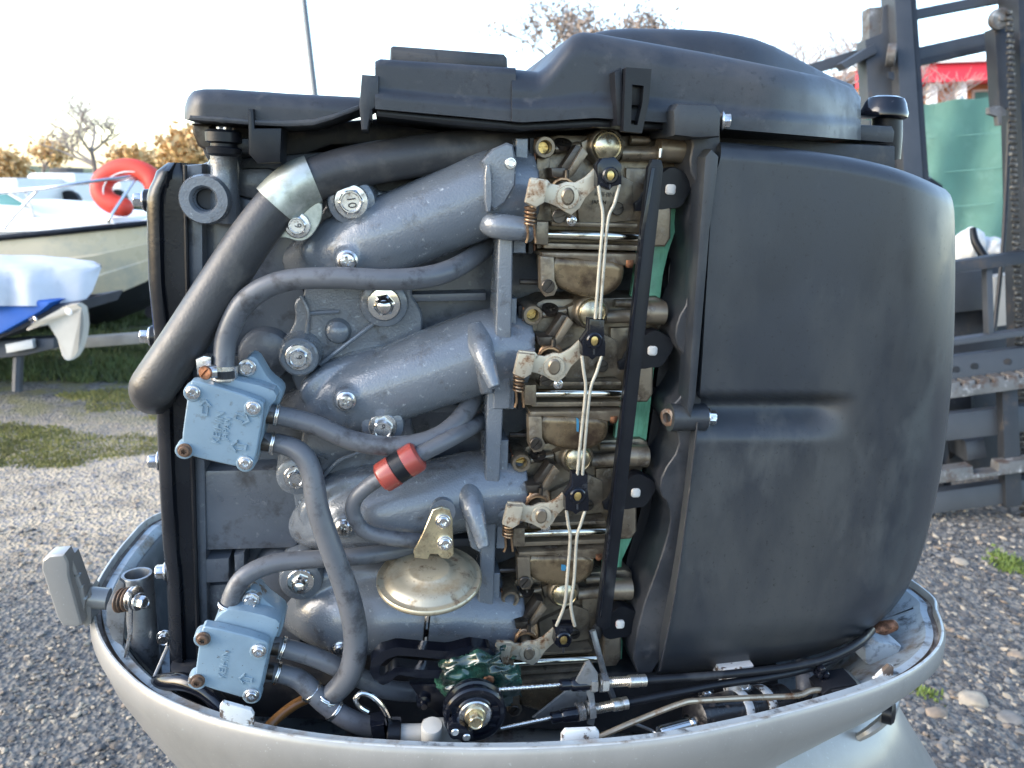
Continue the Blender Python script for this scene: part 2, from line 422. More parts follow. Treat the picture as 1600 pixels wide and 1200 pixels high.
def scatter(name, spots, base_v, base_f, mat, smooth=False):
    """many small copies joined in one mesh: spots = list of 4x4 arrays"""
    bv = np.array(base_v, float); nf = len(base_f); nv = len(bv)
    V = np.concatenate([bv @ m[:3, :3].T + m[:3, 3] for m in spots])
    Fc = np.concatenate([np.array(base_f)+k*nv for k in range(len(spots))])
    me = bpy.data.meshes.new(name); me.from_pydata(V.tolist(), [], Fc.tolist())
    if smooth: me.polygons.foreach_set('use_smooth', [True]*len(me.polygons))
    return me
def ico(seed, sub=1):
    bm = bmesh.new(); bmesh.ops.create_icosphere(bm, subdivisions=sub, radius=1); rs = random.Random(seed)
    for v in bm.verts: v.co *= rs.uniform(.72, 1.2)
    bm.verts.index_update(); r = ([tuple(v.co) for v in bm.verts], [tuple(v.index for v in f.verts) for f in bm.faces]); bm.free(); return r
rs = np.random.RandomState(3)
def rotm(a, b_, c):
    return np.array(Matrix.Rotation(a, 3, 'X') @ Matrix.Rotation(b_, 3, 'Y') @ Matrix.Rotation(c, 3, 'Z'))
def wedge_spots(n, pxr, pyr, smin, smax, flat=.55, keep=None):
    out = []
    while len(out) < n:
        px = rs.uniform(*pxr); py = rs.uniform(*pyr); p = Zp(px, py, 0)
        if keep and not keep(p): continue
        sc = smin*(smax/smin)**(rs.rand()**2.2)
        m = np.eye(4); m[:3, :3] = rotm(rs.uniform(-.4, .4), rs.uniform(-.4, .4), rs.uniform(0, 6.28)) @ np.diag([sc, sc*rs.uniform(.55, 1), sc*flat*rs.uniform(.6, 1)])
        m[:3, 3] = (p.x, p.y, gz(p.x, p.y)+sc*.12); out.append(m)
    return out
PEB = [M('pebble_dark', (.055, .054, .055), .8, 0, .35, 30, .3, 120), M('pebble_grey', (.16, .148, .132), .85, 0, .3, 30, .3, 120),
       M('pebble_pale', (.31, .26, .195), .85, 0, .25, 30, .3, 120), M('pebble_tan', (.23, .175, .125), .85, 0, .3, 30, .3, 120)]
gstuff = []
for k, mt in enumerate(PEB):
    nR, nL = (4200, 2800, 1000, 700)[k], (700, 900, 1100, 350)[k]
    sp = wedge_spots(nR, (1240, 1720), (780, 1300), .0045, .019) + wedge_spots(nL, (-120, 420), (640, 1300), .004, .011) + wedge_spots(nL//2, (-120, 420), (830, 1300), .004, .015)
    v, f = ico(k+1); o = link('gravel', scatter('gravel', sp, v, f, mt), mt); o['kind'] = 'stuff'
    o['label'] = ('dark blue grey', 'mid grey', 'pale', 'tan')[k]+' loose gravel strewn over the yard'
# a few larger stones
for k, (px, py, sz, mt, lb) in enumerate(((1500, 882, .028, 2, 'flat pale stone lying in the dark gravel, largest at right'), (1520, 1090, .036, 2, 'broad pale stone sunk in gravel right of the silver cowling'),
                                     (1465, 1110, .025, 3, 'small tan stone between the cowling and the broad pale stone'), (1590, 1022, .022, 3, 'tan stone at the right edge of the gravel'), (1580, 1120, .03, 1, 'grey stone at the lower right edge of the gravel'))):
    p = Zp(px, py, 0); bm = bmesh.new(); bmesh.ops.create_icosphere(bm, subdivisions=3, radius=1)
    for v in bm.verts:
        v.co *= 1+.25*noise.noise(v.co*1.3+Vector((k*5, 0, 0))); v.co = Vector((v.co.x*sz*1.3, v.co.y*sz, v.co.z*sz*.45))+Vector((p.x, p.y, gz(p.x, p.y)+sz*.1))
    tag(new('stone', bm, PEB[mt], None, 60), lb, 'stone', 'larger stones in the gravel')
# grass and moss blades
def blades(n, region, h, mat, name, label, keepfun):
    V, Fc = [], []; c = 0
    while c < n:
        px = rs.uniform(*region[0]); py = rs.uniform(*region[1]); p = Zp(px, py, 0)
        if not keepfun(p): continue
        for _ in range(4):
            x, y = p.x+rs.normal(0, .02), p.y+rs.normal(0, .02); a = rs.uniform(0, 6.28); hh = h*rs.uniform(.5, 1.3); wv = .004+.003*rs.rand(); ln = rs.uniform(-.5, .5, 2)*hh; z = gz(x, y)
            i = len(V); V += [(x-wv*math.cos(a), y-wv*math.sin(a), z), (x+wv*math.cos(a), y+wv*math.sin(a), z), (x+ln[0], y+ln[1], z+hh)]; Fc.append((i, i+1, i+2))
        c += 1
    me = bpy.data.meshes.new(name); me.from_pydata(V, [], Fc); o = link(name, me, mat); o['kind'] = 'stuff'; o['label'] = label
GRASSM = M('moss_grass', (.20, .185, .05), .7, 0, .4, 6); GRASSF = M('grass_blades', (.085, .11, .032), .7, 0, .4, 4)
blades(6500, ((-150, 420), (575, 780)), .011, GRASSM, 'moss', 'patchy yellow green moss along the gravel track', lambda p: noise.noise(Vector((p.x*1.5, p.y*1.9, 4)))+.35*noise.noise(Vector((p.x*6, p.y*6, 4))) > .08)
blades(9000, ((-150, 420), (430, 600)), .05, GRASSF, 'grass', 'short green grass under and behind the boats', lambda p: noise.noise(Vector((p.x*.8, p.y*1.2, 8))) > -.25)
blades(150, ((1430, 1680), (860, 1080)), .018, M('weed', (.12, .17, .035), .6, 0, .3, 20), 'weeds', 'sparse green weeds in the gravel at right', lambda p: noise.noise(Vector((p.x*3.5, p.y*3.5, 2.3))) > .42)
# ================================================================== the outboard motor
EL = Vector((.05, .15, 0))
eng = thing('outboard_motor', EL, 'large outboard motor with its upper cowling off and silver grey lower cowling, in the foreground', 'outboard motor')

# ---------------------------------------------- lower cowling (bowl)
ZR = .92
rim_px = [(236, 806), (196, 842), (163, 885), (143, 925), (143, 968), (158, 1010), (190, 1050), (240, 1088), (330, 1125), (450, 1152),
          (600, 1168), (800, 1173), (1000, 1161), (1150, 1136), (1300, 1098), (1400, 1064), (1455, 1030), (1477, 995), (1468, 955), (1440, 915)]
rim = [Zp(x, y, ZR) for x, y in rim_px] + [Vector((.50, .30, ZR)), Vector((.40, .40, ZR)), Vector((.2, .45, ZR)), Vector((-.05, .47, ZR)), Vector((-.25, .46, ZR)), Vector((-.36, .42, ZR))]
rim = catmull(rim, 6, True)
RC = Vector((.045, .17, ZR))
def rim_off(off, dz, sc=1., taper=False):
    out = []; n = len(rim)
    for i, p in enumerate(rim):
        t = (rim[(i+2) % n]-rim[i-2]); nn = Vector((-t.y, t.x, 0)).normalized()
        if nn.dot(RC-p) < 0: nn = -nn
        k_ = 1+1.3*max(0, min(1, (p.x-.2)/.25)) if taper else 1
        q = p+nn*off*k_; q = RC+(q-RC)*sc; q.z = ZR+dz; out.append(q)
    return out
b = bmesh.new()
skin(b, [rim_off(.0015, 0), rim_off(-.001, -.004), rim_off(-.002, -.02), rim_off(.003, -.035, 1, True), rim_off(.009, -.055, 1, True), rim_off(.024, -.09, 1, True), rim_off(.048, -.14, 1, True), rim_off(.06, -.18, .93, True), rim_off(.06, -.215, .8, True), rim_off(.06, -.24, .62, True)], True, False, True)
cowl = new('lower_cowling', b, COWL, eng, 40)
b = bmesh.new()
skin(b, [rim_off(.0015, 0), rim_off(.0024, .0008), rim_off(.0040, .0005), rim_off(.0048, -.008)], True, False, False)
new('rim_lip', b, LIPM, cowl, 60, False)
b = bmesh.new()
skin(b, [rim_off(.0048, -.008), rim_off(.006, -.010), rim_off(.009, -.010), rim_off(.0105, -.007)], True, False, False)
new('rim_seal', b, SEALM, cowl, 60, False)
b = bmesh.new()
skin(b, [rim_off(.0105, -.007), rim_off(.018, -.007), rim_off(.024, -.014), rim_off(.030, -.045, 1, True), rim_off(.044, -.09, 1, True), rim_off(.055, -.115, 1, True), rim_off(.07, -.12, .95, True)], True, False, True)
new('inner_liner', b, COWLIN, cowl, 40)
idx = list(range(-34, 50))
b = bmesh.new(); skin(b, [[R_[i % len(rim)] for i in idx] for R_ in (rim_off(.0262, -.016), rim_off(.031, -.020), rim_off(.038, -.05), rim_off(.050, -.10), rim_off(.062, -.118))], False, False, False)
new('left_liner_sheet', b, M('dark_liner_sheet', (.035, .04, .042), .45, 0, .3, 20, .05, 200, dirt=(((.1, .1, .1), .25, 30, .6),)), cowl, 50)  # dark sheet added over the left of the pale liner
# drive shaft housing under the bowl
b = bmesh.new()
def hsec(cx, cy, rx, ry, z, n=28): return [Vector((cx+rx*math.cos(a)*(1 if math.cos(a) > 0 else .8), cy+ry*math.sin(a), z)) for a in [2*math.pi*k/n for k in range(n)]]
skin(b, [hsec(.16, .15, .30, .12, .79), hsec(.17, .15, .37, .15, .755), hsec(.18, .15, .40, .165, .70), hsec(.19, .15, .45, .18, .62), hsec(.16, .17, .3, .12, .45), hsec(.1, .17, .17, .07, .2), hsec(.1, .17, .15, .05, .02)])
hous = new('drive_shaft_housing', b, COWL, eng, 40)
# cover plate strip and grommet right below the bowl
p0 = Zp(1402, 1112, .845)
b = stack(Q(1388, 1112, .05), Vector((.75, -.6, .1)), [(.014, -.006), (.014, .004), (.010, .007), (.003, .008)], 20)
new('grommet', b, BLACKP, cowl)
b = tube_bm([Q(1330, 1158, .06), Q(1362, 1140, .05), Q(1392, 1112, .06), Q(1404, 1080, .1)], [.004, .006, .006, .004], n=8)
new('trim_strip', b, COWL, cowl)

# latch handle at the left
b = prism_bm([(64, 890), (65, 876), (76, 868), (100, 866), (107, 880), (108, 900), (128, 976), (122, 981), (97, 979), (88, 965)], .10, .118, .004, 3)
hd = new('latch_handle', b, COWL, eng)
b = prism_bm([(104, 868), (112, 870), (130, 920), (134, 936), (128, 978), (122, 978), (106, 900)], .110, .128, .003)
new('handle_side', b, COWL, hd)
for k in range(3):
    b = box_bm(Q(116+k*5, 898+k*18, .112), .012, .004, .0022); new('recess_rib', b, COWLIN, hd)
b = bmesh.new(); a0 = Q(120, 931, .125); a1 = Q(150, 934, .125); ax = (a1-a0).normalized()
stack(a0, ax, [(.010, 0), (.014, .001), (.014, .004), (.011, .005), (.011, .007), (.014, .008), (.014, .011), (.011, .012), (.011, .03)], 20, bm=b)
new('handle_shaft', b, COWL, hd)
b = prism_bm([(125, 950), (137, 925), (142, 930), (143, 975), (133, 982), (127, 972)], .115, .14, .003)
new('handle_arm', b, COWL, hd)

# ---------------------------------------------- engine block and cylinder head
b = prism_bm([(300, 262), (330, 250), (800, 215), (1010, 215), (975, 1075), (310, 1075)], .085, .30, .004)
blk = new('engine_block', b, BLOCKM, eng)
def bp(name, pts, d0, d1, bev=.003, mat=BLOCKM, parent=None, sm=0, seg=2):
    return new(name, prism_bm(pts, d0, d1, bev, seg, sm), mat, parent or blk)
bp('head_flange', [(283, 258), (316, 256), (318, 600), (326, 1060), (309, 1060), (300, 800), (290, 600), (285, 400)], .055, .29)
bp('head_panel', [(318, 330), (345, 300), (470, 330), (480, 560), (322, 560)], .070, .10, .006)
bp('head_panel', [(310, 740), (318, 735), (462, 733), (466, 852), (458, 858), (318, 862)], .058, .10, .006)
bp('water_jacket_rib', [(318, 560), (470, 545), (470, 572), (320, 590)], .066, .09, .004)
bp('casting_tab', [(316, 874), (358, 872), (358, 910), (318, 912)], .056, .10, .003)
bp('lower_panel', [(318, 915), (470, 905), (470, 1060), (324, 1060)], .066, .10, .005)
bp('casting_boss', [(365, 868), (382, 862), (382, 892), (366, 895)], .058, .09, .003)
bp('upper_panel', [(316, 262), (420, 262), (500, 300), (470, 330), (345, 300), (318, 320)], .074, .10, .005)
b = stack(Q(528, 518, .055), FRONT, [(.020, -.02), (.0105, 0), (.0095, .004), (.006, .007), (.002, .008)], 20); 
boss_bump = b
b = stack(Q(415, 555, .06), FRONT, [(.026, -.04), (.024, .0), (.022, .004), (.018, .006)], 24); new('round_boss', b, BLOCKM, blk)
b = stack(Q(440, 905, .06), FRONT, [(.030, -.04), (.028, .0), (.026, .004), (.020, .006)], 24); new('round_boss', b, BLOCKM, blk)
# dark gaps between the runners: ledges on the block
for (x0, x1, y) in ((640, 760, 466), (630, 760, 640), (560, 760, 850)):
    bp('casting_ledge', [(x0, y-6), (x1, y-9), (x1, y+4), (x0, y+6)], .062, .1, .002)
# threaded port and post at top left
o = Q(318, 312, .035); r = mpp(o)
b = stack(o, FRONT, [(r*40, -.06), (r*39, -.004), (r*36, 0), (r*22, 0), (r*19, -.002), (r*17, -.006), (r*18, -.008), (r*16, -.010), (r*17, -.013), (r*15, -.035)], 36)
tp = new('threaded_port', b, GREY, blk); new('port_dark_disc', stack(o+Vector((0, .015, 0)), FRONT, [(r*15.5, -.002), (r*15.5, 0), (r*3, .0)], 24), DARK, blk)  # dark disc stands in for the shade deep in the port
b = qtube([(352, 342, .06), (351, 300, .055), (350, 262, .055), (350, 238, .055)], [25, 22, 20, 21], n=20); new('cover_post', b, GREY, blk)
b = prism_bm([(318, 262), (330, 240), (372, 240), (376, 262), (372, 330), (330, 335)], .07, .12, .006); new('post_web', b, GREY, blk)

# black cylinder head cover
def hc(u, v):
    y = 254+v*(1052-254)
    xl = interp([(254, 262), (262, 246), (285, 238), (300, 229), (330, 229), (440, 232), (520, 240), (600, 243), (690, 246), (790, 251), (860, 255), (900, 260), (1052, 266)])(y)
    xr = interp([(254, 284), (300, 286), (600, 300), (1052, 312)])(y)
    x = xl+(xr-xl)*u
    d = .044+rnd((x-xl)*.00055, .009)+rnd((y-254)*.00055, .010)+.006*(1 if x-xl > 26 else max(0, (x-xl-20)/6.))
    d -= .006*math.exp(-((x-xl-18)/8.)**2)*0
    return Q(x, y, d)
HEADK = M('black_head_cover_paint', (.006, .0075, .011), .26, 0, .15, 20, .05, 300, spec=.4)
hcv = new('cylinder_head_cover', shell_bm(28, 60, hc, .28), HEADK, eng, 50)
b = qtube([(289, 258, .049), (292, 420, .049), (300, 700, .049), (311, 1050, .049)], 3.5, n=8); new('cover_gasket', b, BLACKP, hcv)
for (x, y) in ((216, 315), (226, 526), (239, 719), (250, 890)):
    a = Q(x+44, y, .075); ax = Vector((-1, -.12, .02)).normalized(); s = mpp(a)
    b = stack(a, ax, [(s*30, -.012), (s*24, .0), (s*19, s*20), (s*17, s*31), (s*15, s*32)], 24); new('bolt_boss', b, HEADK, hcv)
    screw(0, 0, 0, 15, hcv, 'hex', p=a+ax*s*31.5, ax=ax, rot=.2, h=1.3)

# ---------------------------------------------- intake manifold
b = bmesh.new()
def runner(pts, rr, bm):
    qtube(pts, rr, n=36, sub=7, bm=bm)
plate = [(462, 398), (470, 372), (505, 330), (517, 300), (532, 284), (560, 280), (582, 298), (640, 300), (655, 440), (640, 456), (657, 482), (662, 500), (655, 640), (640, 655), (655, 700), (700, 900), (660, 1030), (520, 1035), (488, 1010), (470, 975), (452, 940), (452, 895), (468, 880), (468, 830), (455, 765), (452, 730), (468, 705), (478, 640), (450, 580), (449, 525), (462, 500), (458, 470), (478, 460), (466, 425)]
man = new('intake_manifold', prism_bm(plate, .058, .095, .004, 3, 1), GREY, eng)
RUN = [([(822, 296, .05), (770, 300, .045), (715, 322, .043), (650, 350, .043), (580, 378, .046), (520, 398, .058), (470, 412, .085)], [62, 63, 60, 58, 57, 48, 34]),
       ([(812, 548, .05), (765, 548, .045), (700, 568, .043), (630, 594, .043), (560, 618, .048), (510, 634, .062), (465, 640, .09)], [62, 62, 60, 57, 54, 46, 32]),
       ([(805, 762, .05), (755, 764, .045), (690, 776, .043), (620, 792, .043), (555, 806, .048), (505, 812, .062), (465, 815, .09)], [58, 58, 57, 55, 52, 44, 30]),
       ([(795, 962, .05), (745, 958, .045), (680, 955, .043), (610, 955, .043), (545, 955, .048), (500, 952, .062), (460, 948, .09)], [58, 59, 60, 62, 60, 50, 32])]
PADS = [[(464, 402), (474, 370), (515, 335), (600, 312), (650, 330), (640, 410), (570, 432), (490, 424)],
        [(460, 620), (476, 592), (520, 566), (600, 545), (655, 560), (640, 640), (560, 668), (490, 650)],
        [(462, 812), (470, 785), (510, 752), (590, 736), (650, 745), (645, 835), (560, 850), (485, 842)],
        [(458, 950), (462, 915), (500, 892), (590, 888), (660, 900), (660, 1012), (560, 1024), (484, 1000)]]
LUGS = [(543, 407), (541, 626), (537, 823), (532, 1014)]
for (pts, rr), pad, (lx, ly) in zip(RUN, PADS, LUGS):
    bmr = qtube(pts, [q*1.07 for q in rr], n=32, sub=5)
    prism_bm(pad, .034, .075, .010, 2, 1, bm=bmr)
    o = Q(lx, ly, .012); sc_ = mpp(o); stack(o, FRONT, [(sc_*24, -.05), (sc_*20, -.004), (sc_*18, .0)], 24, bm=bmr)
    link('intake_runner', fuse(bmr, .0022, 5), GREY, man)
new('casting_dome', boss_bump, GREY, man)
def mp(name, pts, d0, d1, bev=.003, sm=1, seg=3, mat=GREY): return new(name, prism_bm(pts, d0, d1, bev, seg, sm), mat, man)
# bolt lugs, webs and ribs of the casting
for (x, y, r) in ((549, 315, 36), (600, 475, 36), (467, 558, 30), (598, 666, 32), (463, 745, 30), (470, 908, 32)):
    dd = {549: .026, 598: .018, 463: .034, 470: .030, 467: .036, 543: .012, 541: .012, 537: .012, 532: .010}.get(x, .046); o = Q(x, y, dd); s = mpp(o)
    new('bolt_lug', stack(o, FRONT, [(s*r*1.25, -.04), (s*r*1.06, -.004), (s*r, 0), (s*r*.9, .0012)], 28), GREY, man)
mp('top_ear', [(752, 252), (770, 232), (792, 222), (803, 226), (808, 258), (806, 290), (790, 318), (772, 330), (762, 320), (766, 280)], .004, .06, .004, 0)
mp('ear_web', [(757, 258), (768, 256), (770, 330), (758, 332)], .0, .05, .002)
b = qtube([(757, 345, .03), (772, 352, .012), (800, 356, .008), (830, 360, .010)], [18, 20, 20, 19], n=24); new('lug_boss', b, GREY, man)
b = qtube([(800, 557, .02), (835, 560, .015)], [20, 18], n=20); new('lug_boss', b, GREY, man)
b = qtube([(780, 795, .02), (815, 797, .015)], [18, 16], n=20); new('lug_boss', b, GREY, man)
b = qtube([(760, 1000, .02), (792, 1002, .015)], [18, 16], n=20); new('lug_boss', b, GREY, man)
mp('strut', [(779, 372), (802, 372), (798, 640), (770, 640)], .012, .05, .003, 0)
mp('strut', [(762, 612), (788, 612), (779, 800), (756, 800)], .0135, .05, .003, 0)
mp('strut', [(754, 780), (777, 780), (769, 1012), (744, 1012)], .016, .05, .003, 0)
for pts, web in (([(744, 520, .03), (756, 556, .002), (773, 606, -.014)], [(740, 560), (756, 540), (772, 598), (770, 616), (752, 618)]),
                 ([(728, 755, .03), (740, 796, .002), (756, 856, -.014)], [(722, 800), (740, 778), (756, 846), (752, 866), (736, 858)])):
    b = qtube(pts, [24, 18, 10], n=20, sub=5); prism_bm(web, .002, .045, .003, 2, bm=b)
    link('drag_rib', fuse(b, .0013, 4), GREY, man)
# carburettor flange plate, one per runner
for (x0, x1, y0, y1) in ((806, 826, 216, 396), (795, 808, 466, 640), (780, 795, 688, 858), (765, 782, 896, 1040)):
    mp('carburettor_flange', [(x0, y0), (x1, y0), (x1-4, y1), (x0-5, y1)], .022, .12, .002, 0)
# web ridges in relief on the plates
for pts in ([(470, 462, .057), (482, 490, .054), (476, 540, .054)], [(482, 490, .055), (530, 487, .055)], [(500, 570, .052), (545, 535, .05), (585, 505, .052)],
            [(472, 396, .057), (500, 408, .05), (528, 410, .045)], [(475, 600, .055), (500, 618, .05), (525, 624, .045)],
            [(505, 745, .052), (530, 720, .05), (565, 706, .052)], [(488, 368, .055), (500, 350, .052)], [(468, 782, .055), (490, 808, .05), (520, 818, .045)],
            [(478, 965, .055), (495, 1000, .05), (520, 1010, .045)]):
    b = qtube(pts, 3.5, n=8); new('casting_ridge', b, GREY, man)
text_on('X', 505, 716, .0565, 12, man, GREY, .4, .0012)
screw(549, 315, .0245, 27, man, 'hex', ZINC, rot=.1); text_on('10', 549, 316, .0115, 14, man, DARK, -1.4, .0004)
screw(467, 558, .035, 21, man, 'hex', rot=.5); text_on('9', 467, 559, .0255, 10, man, DARK, -1.2, .0003)
screw(600, 475, .044, 26, man, 'acorn', CHROME, rot=.2)
screw(598, 666, .0175, 22, man, 'hex', rot=.3, h=1.4); text_on('9', 598, 668, .0042, 10, man, DARK, -.6, .0003)
screw(463, 745, .033, 19, man, 'hex', rot=.5)
screw(470, 908, .029, 21, man, 'acorn', CHROME, rot=.6)
for k, (x, y, r) in enumerate(((543, 407, 16), (541, 626, 15), (537, 823, 14), (532, 1014, 14))):
    screw(x, y, .0105, r, man, 'phillips', ZINC, rot=.2+.4*k)
screw(798, 255, .003, 9, man, 'hex', ZINC, rot=.4)

# ---------------------------------------------- hoses
def hose(pts, r, mat=RUBBER, parent=eng, name='fuel_hose', **k):
    k.setdefault('n', 20); k.setdefault('sub', 8)
    return new(name, qtube(pts, r, **k), mat, parent, 60)
big = hose([(860, 238, .07), (790, 232, .055), (700, 238, .045), (600, 252, .035), (520, 270, .03), (455, 300, .025), (400, 362, .02), (345, 445, .015), (290, 530, .01), (248, 592, .01), (238, 607, .016), (240, 615, .05)],
           [30, 31, 32, 32, 33, 33, 34, 35, 35, 35, 34, 33], RUBBERK, name='breather_hose', n=28)
hose([(350, 598, -.005), (350, 560, .0), (356, 520, .003), (385, 470, .003), (440, 440, .0), (520, 434, -.005), (610, 437, -.005), (680, 430, .005), (730, 408, .03), (775, 372, .075)], [16, 16, 17, 18, 17, 17, 17, 17, 16, 15])
hose([(405, 645, .0), (440, 650, .0), (490, 663, -.002), (550, 688, -.004), (610, 697, -.004), (670, 688, .0), (712, 662, .015), (740, 622, .045), (752, 590, .08)], 15.5)
hose([(405, 690, .0), (440, 694, -.003), (470, 708, -.008), (487, 740, -.012), (498, 800, -.018), (522, 870, -.022), (545, 935, -.022), (556, 1000, -.022), (545, 1055, -.022), (512, 1092, -.02)], [15, 15.5, 16.5, 17, 17.5, 18, 19, 19, 19, 17])
hose([(765, 652, .07), (742, 664, .03), (710, 682, .0), (672, 702, -.012), (640, 718, -.016)], 13)
hose([(607, 741, -.016), (580, 756, -.014), (556, 778, -.012), (552, 802, -.010), (568, 828, -.010), (600, 839, -.008), (640, 844, -.004), (690, 848, .005)], [12, 12, 12, 12, 12, 12, 12, 11])
hose([(356, 965, -.012), (363, 930, -.008), (384, 900, -.004), (430, 880, .0), (500, 873, .002), (570, 868, .004), (640, 856, .02), (700, 846, .05)], [14, 14.5, 15, 15, 14, 14, 13, 12])
hose([(420, 1008, -.008), (450, 1014, -.008), (500, 1030, -.01), (560, 1058, -.008), (610, 1078, .0), (680, 1082, .02)], 15)
hose([(412, 1050, -.008), (440, 1052, -.01), (468, 1062, -.014), (490, 1082, -.02), (512, 1102, -.024), (545, 1124, -.03), (580, 1135, -.03), (625, 1136, -.03)], [15, 15, 16, 16, 16, 16, 16, 15])
hose([(398, 1160, -.03), (430, 1125, -.01), (470, 1096, .0), (520, 1080, .01)], 8, AMBER, name='amber_fuel_line')
# check valve in the thin hose
a0, a1 = Q(594, 749, -.016), Q(656, 710, -.016); ax = (a1-a0); Lh = ax.length; s = mpp(a0)
cv = new('check_valve', stack(a0, ax, [(s*19, 0), (s*24, .002), (s*25, .004), (s*25, Lh*.36), (s*23.5, Lh*.365), (s*23.5, Lh*.64), (s*25, Lh*.645), (s*25, Lh-.004), (s*24, Lh-.002), (s*19, Lh)], 28), REDP, eng)
b = stack(a0+ax.normalized()*Lh*.362, ax, [(s*23, 0), (s*24.2, .0008), (s*24.2, Lh*.275), (s*23, Lh*.28)], 28); new('black_band', b, BLACKP, cv)
# wire clips on the hoses
def wireclip(px, py, d, rpx, dirpx, parent=eng, turns=2):
    c = Q(px, py, d); e = Q(px+dirpx[0], py+dirpx[1], d); ax = (e-c).normalized(); x, y, z = basis(ax); s = mpp(c); pts = []
    for k in range(int(20*turns)+1):
        a = 2*math.pi*k/20; pts.append(c+(x*math.cos(a)+y*math.sin(a))*s*rpx+z*s*(k/20*3))
    new('hose_clip', tube_bm(pts, s*1.6, n=6, sub=2), CHROME, parent, 60)
wireclip(430, 648, .0, 17, (10, 2)); wireclip(423, 692, -.002, 17, (10, 2)); wireclip(357, 948, -.010, 16, (3, -10))
wireclip(438, 1012, -.008, 17, (10, 3)); wireclip(430, 1051, -.01, 17, (10, 3)); wireclip(485, 1078, -.018, 18, (10, 9)); wireclip(516, 1085, -.02, 20, (-6, 10)); wireclip(520, 1106, -.025, 18, (10, 7))
b = qtube([(575, 1112, -.05), (562, 1104, -.05), (556, 1092, -.05), (566, 1083, -.05), (585, 1090, -.05), (603, 1112, -.05), (612, 1140, -.045), (612, 1160, -.04)], 4.5, n=10); new('wire_hook', b, CHROME, eng)

# worm-drive clamp on the upper pump hose
c = Q(350, 582, -.003); s = mpp(c)
b = stack(c, Vector((.03, .1, 1)), [(s*19, -s*11), (s*21, -s*11), (s*21, s*11), (s*19, s*11)], 32); cl = new('worm_clamp', b, ZINC, eng)
for k in range(7):
    a = -1.9+k*.2; p = c+Vector((math.cos(a), math.sin(a), 0))*s*21.2
    b = box_bm(p, .0012, .0022, s*12, a+math.pi/2-1.57, bev=0); new('band_slot', b, DARK, cl)
b = qtube([(312, 582, -.02), (338, 580, -.016)], [9, 11], n=14); new('worm_housing', b, ZINC, cl)
screw(0, 0, 0, 11, cl, 'slot', COPPER, p=Q(322, 582, -.032), ax=Vector((-.35, -.9, 0)), rot=.8)
b = prism_bm([(305, 562), (318, 556), (330, 558), (330, 575), (308, 590)], -.008, .004, .002); new('band_end', b, ZINC, cl)

# hose saddle
pts = [(432, 322, .025), (450, 303, .026), (470, 288, .027), (490, 280, .028)]
b = qtube(pts, [39, 38.5, 38, 37.5], n=36); sad = new('hose_saddle', b, M('zinc_saddle', (.50, .52, .47), .36, .75, .12, 30, dirt=(((.3, .32, .27), .4, 40, .5),)), eng)
tab = [(455, 318), (470, 325), (503, 312), (504, 338), (496, 356), (484, 372), (468, 378), (446, 371), (432, 372), (424, 376), (420, 370), (432, 360), (446, 347), (458, 337)]
new('saddle_tab', prism_bm(tab, .022, .0245, .0006, 1, 1), MATS['zinc_saddle'], sad)
screw(465, 352, .021, 20, sad, 'hex', ZINC, rot=.2); text_on('9', 465, 353, .0110, 11, sad, DARK, -1.3, .0004)

# ---------------------------------------------- fuel pumps
def pump(face, ear, mid, scr, bolt, mat, d):
    body = new('fuel_pump', prism_bm(mid, d+.012, d+.040, .003, 2, 1), mat, eng)
    new('pump_cover', prism_bm(face, d, d+.0105, .0025, 3, 1), mat, body)
    new('pump_diaphragm', prism_bm([(x, y) for x, y in face], d+.0105, d+.0125, 0), BLACKP, body)
    new('mounting_ear', prism_bm(ear, d+.028, d+.050, .003, 2, 1), mat, body)
    for k, (x, y) in enumerate(scr):
        o = Q(x, y, d+.002); s = mpp(o)
        new('screw_boss', stack(o, FRONT, [(s*15, -.008), (s*14, .002), (s*12.5, .003)], 20), mat, body)
        screw(x, y, d-.001, 11, body, 'torx', RUST if (k == 2 or (mat is PUMPW and k == 0)) else ZINC, rot=.3*k)
    screw(bolt[0], bolt[1], d+.0275, 14, body, 'hex', ZINC, rot=.3)
    return body
p1 = pump([(296, 596), (306, 594), (405, 624), (414, 634), (398, 728), (388, 734), (290, 712), (281, 703)],
          [(348, 620), (352, 598), (370, 590), (376, 572), (388, 556), (400, 558), (410, 575), (420, 592), (440, 606), (442, 620), (428, 650), (400, 650)],
          [(306, 606), (322, 590), (345, 588), (425, 606), (436, 622), (418, 640), (404, 722), (392, 730), (296, 706)],
          [(302, 613), (396, 637), (289, 703), (384, 723)], (386, 574), PUMPM, -.022)
p2 = pump([(314, 982), (322, 978), (412, 1000), (422, 1010), (404, 1090), (396, 1096), (312, 1072), (303, 1064)],
          [(362, 985), (368, 960), (376, 935), (388, 920), (402, 922), (414, 938), (428, 948), (446, 962), (442, 985), (430, 1010), (400, 1010)],
          [(330, 980), (342, 960), (362, 950), (430, 965), (440, 978), (424, 1010), (410, 1084), (400, 1090), (318, 1062)],
          [(318, 997), (405, 1016), (309, 1063), (394, 1085)], (392, 938), PUMPW, -.034)
def arrow(cx, cy, L, rot, d, parent, mat):
    P = [(-.5, -.18), (.1, -.18), (.1, -.4), (.5, 0), (.1, .4), (.1, .18), (-.5, .18)]
    c, s = math.cos(rot), math.sin(rot)
    o = [(cx+L*(x*c-y*s), cy+L*(x*s+y*c)) for x, y in P]; i = [(cx+L*.72*(x*c-y*s), cy+L*.72*(x*s+y*c)) for x, y in P]
    new('raised_arrow', ringprism_bm(o, i, d-.0012, d+.001), mat, parent)
arrow(320, 637, 26, -1.5, -.022, p1, PUMPM); arrow(378, 654, 26, .35, -.022, p1, PUMPM); arrow(372, 698, 26, math.pi+.15, -.022, p1, PUMPM)
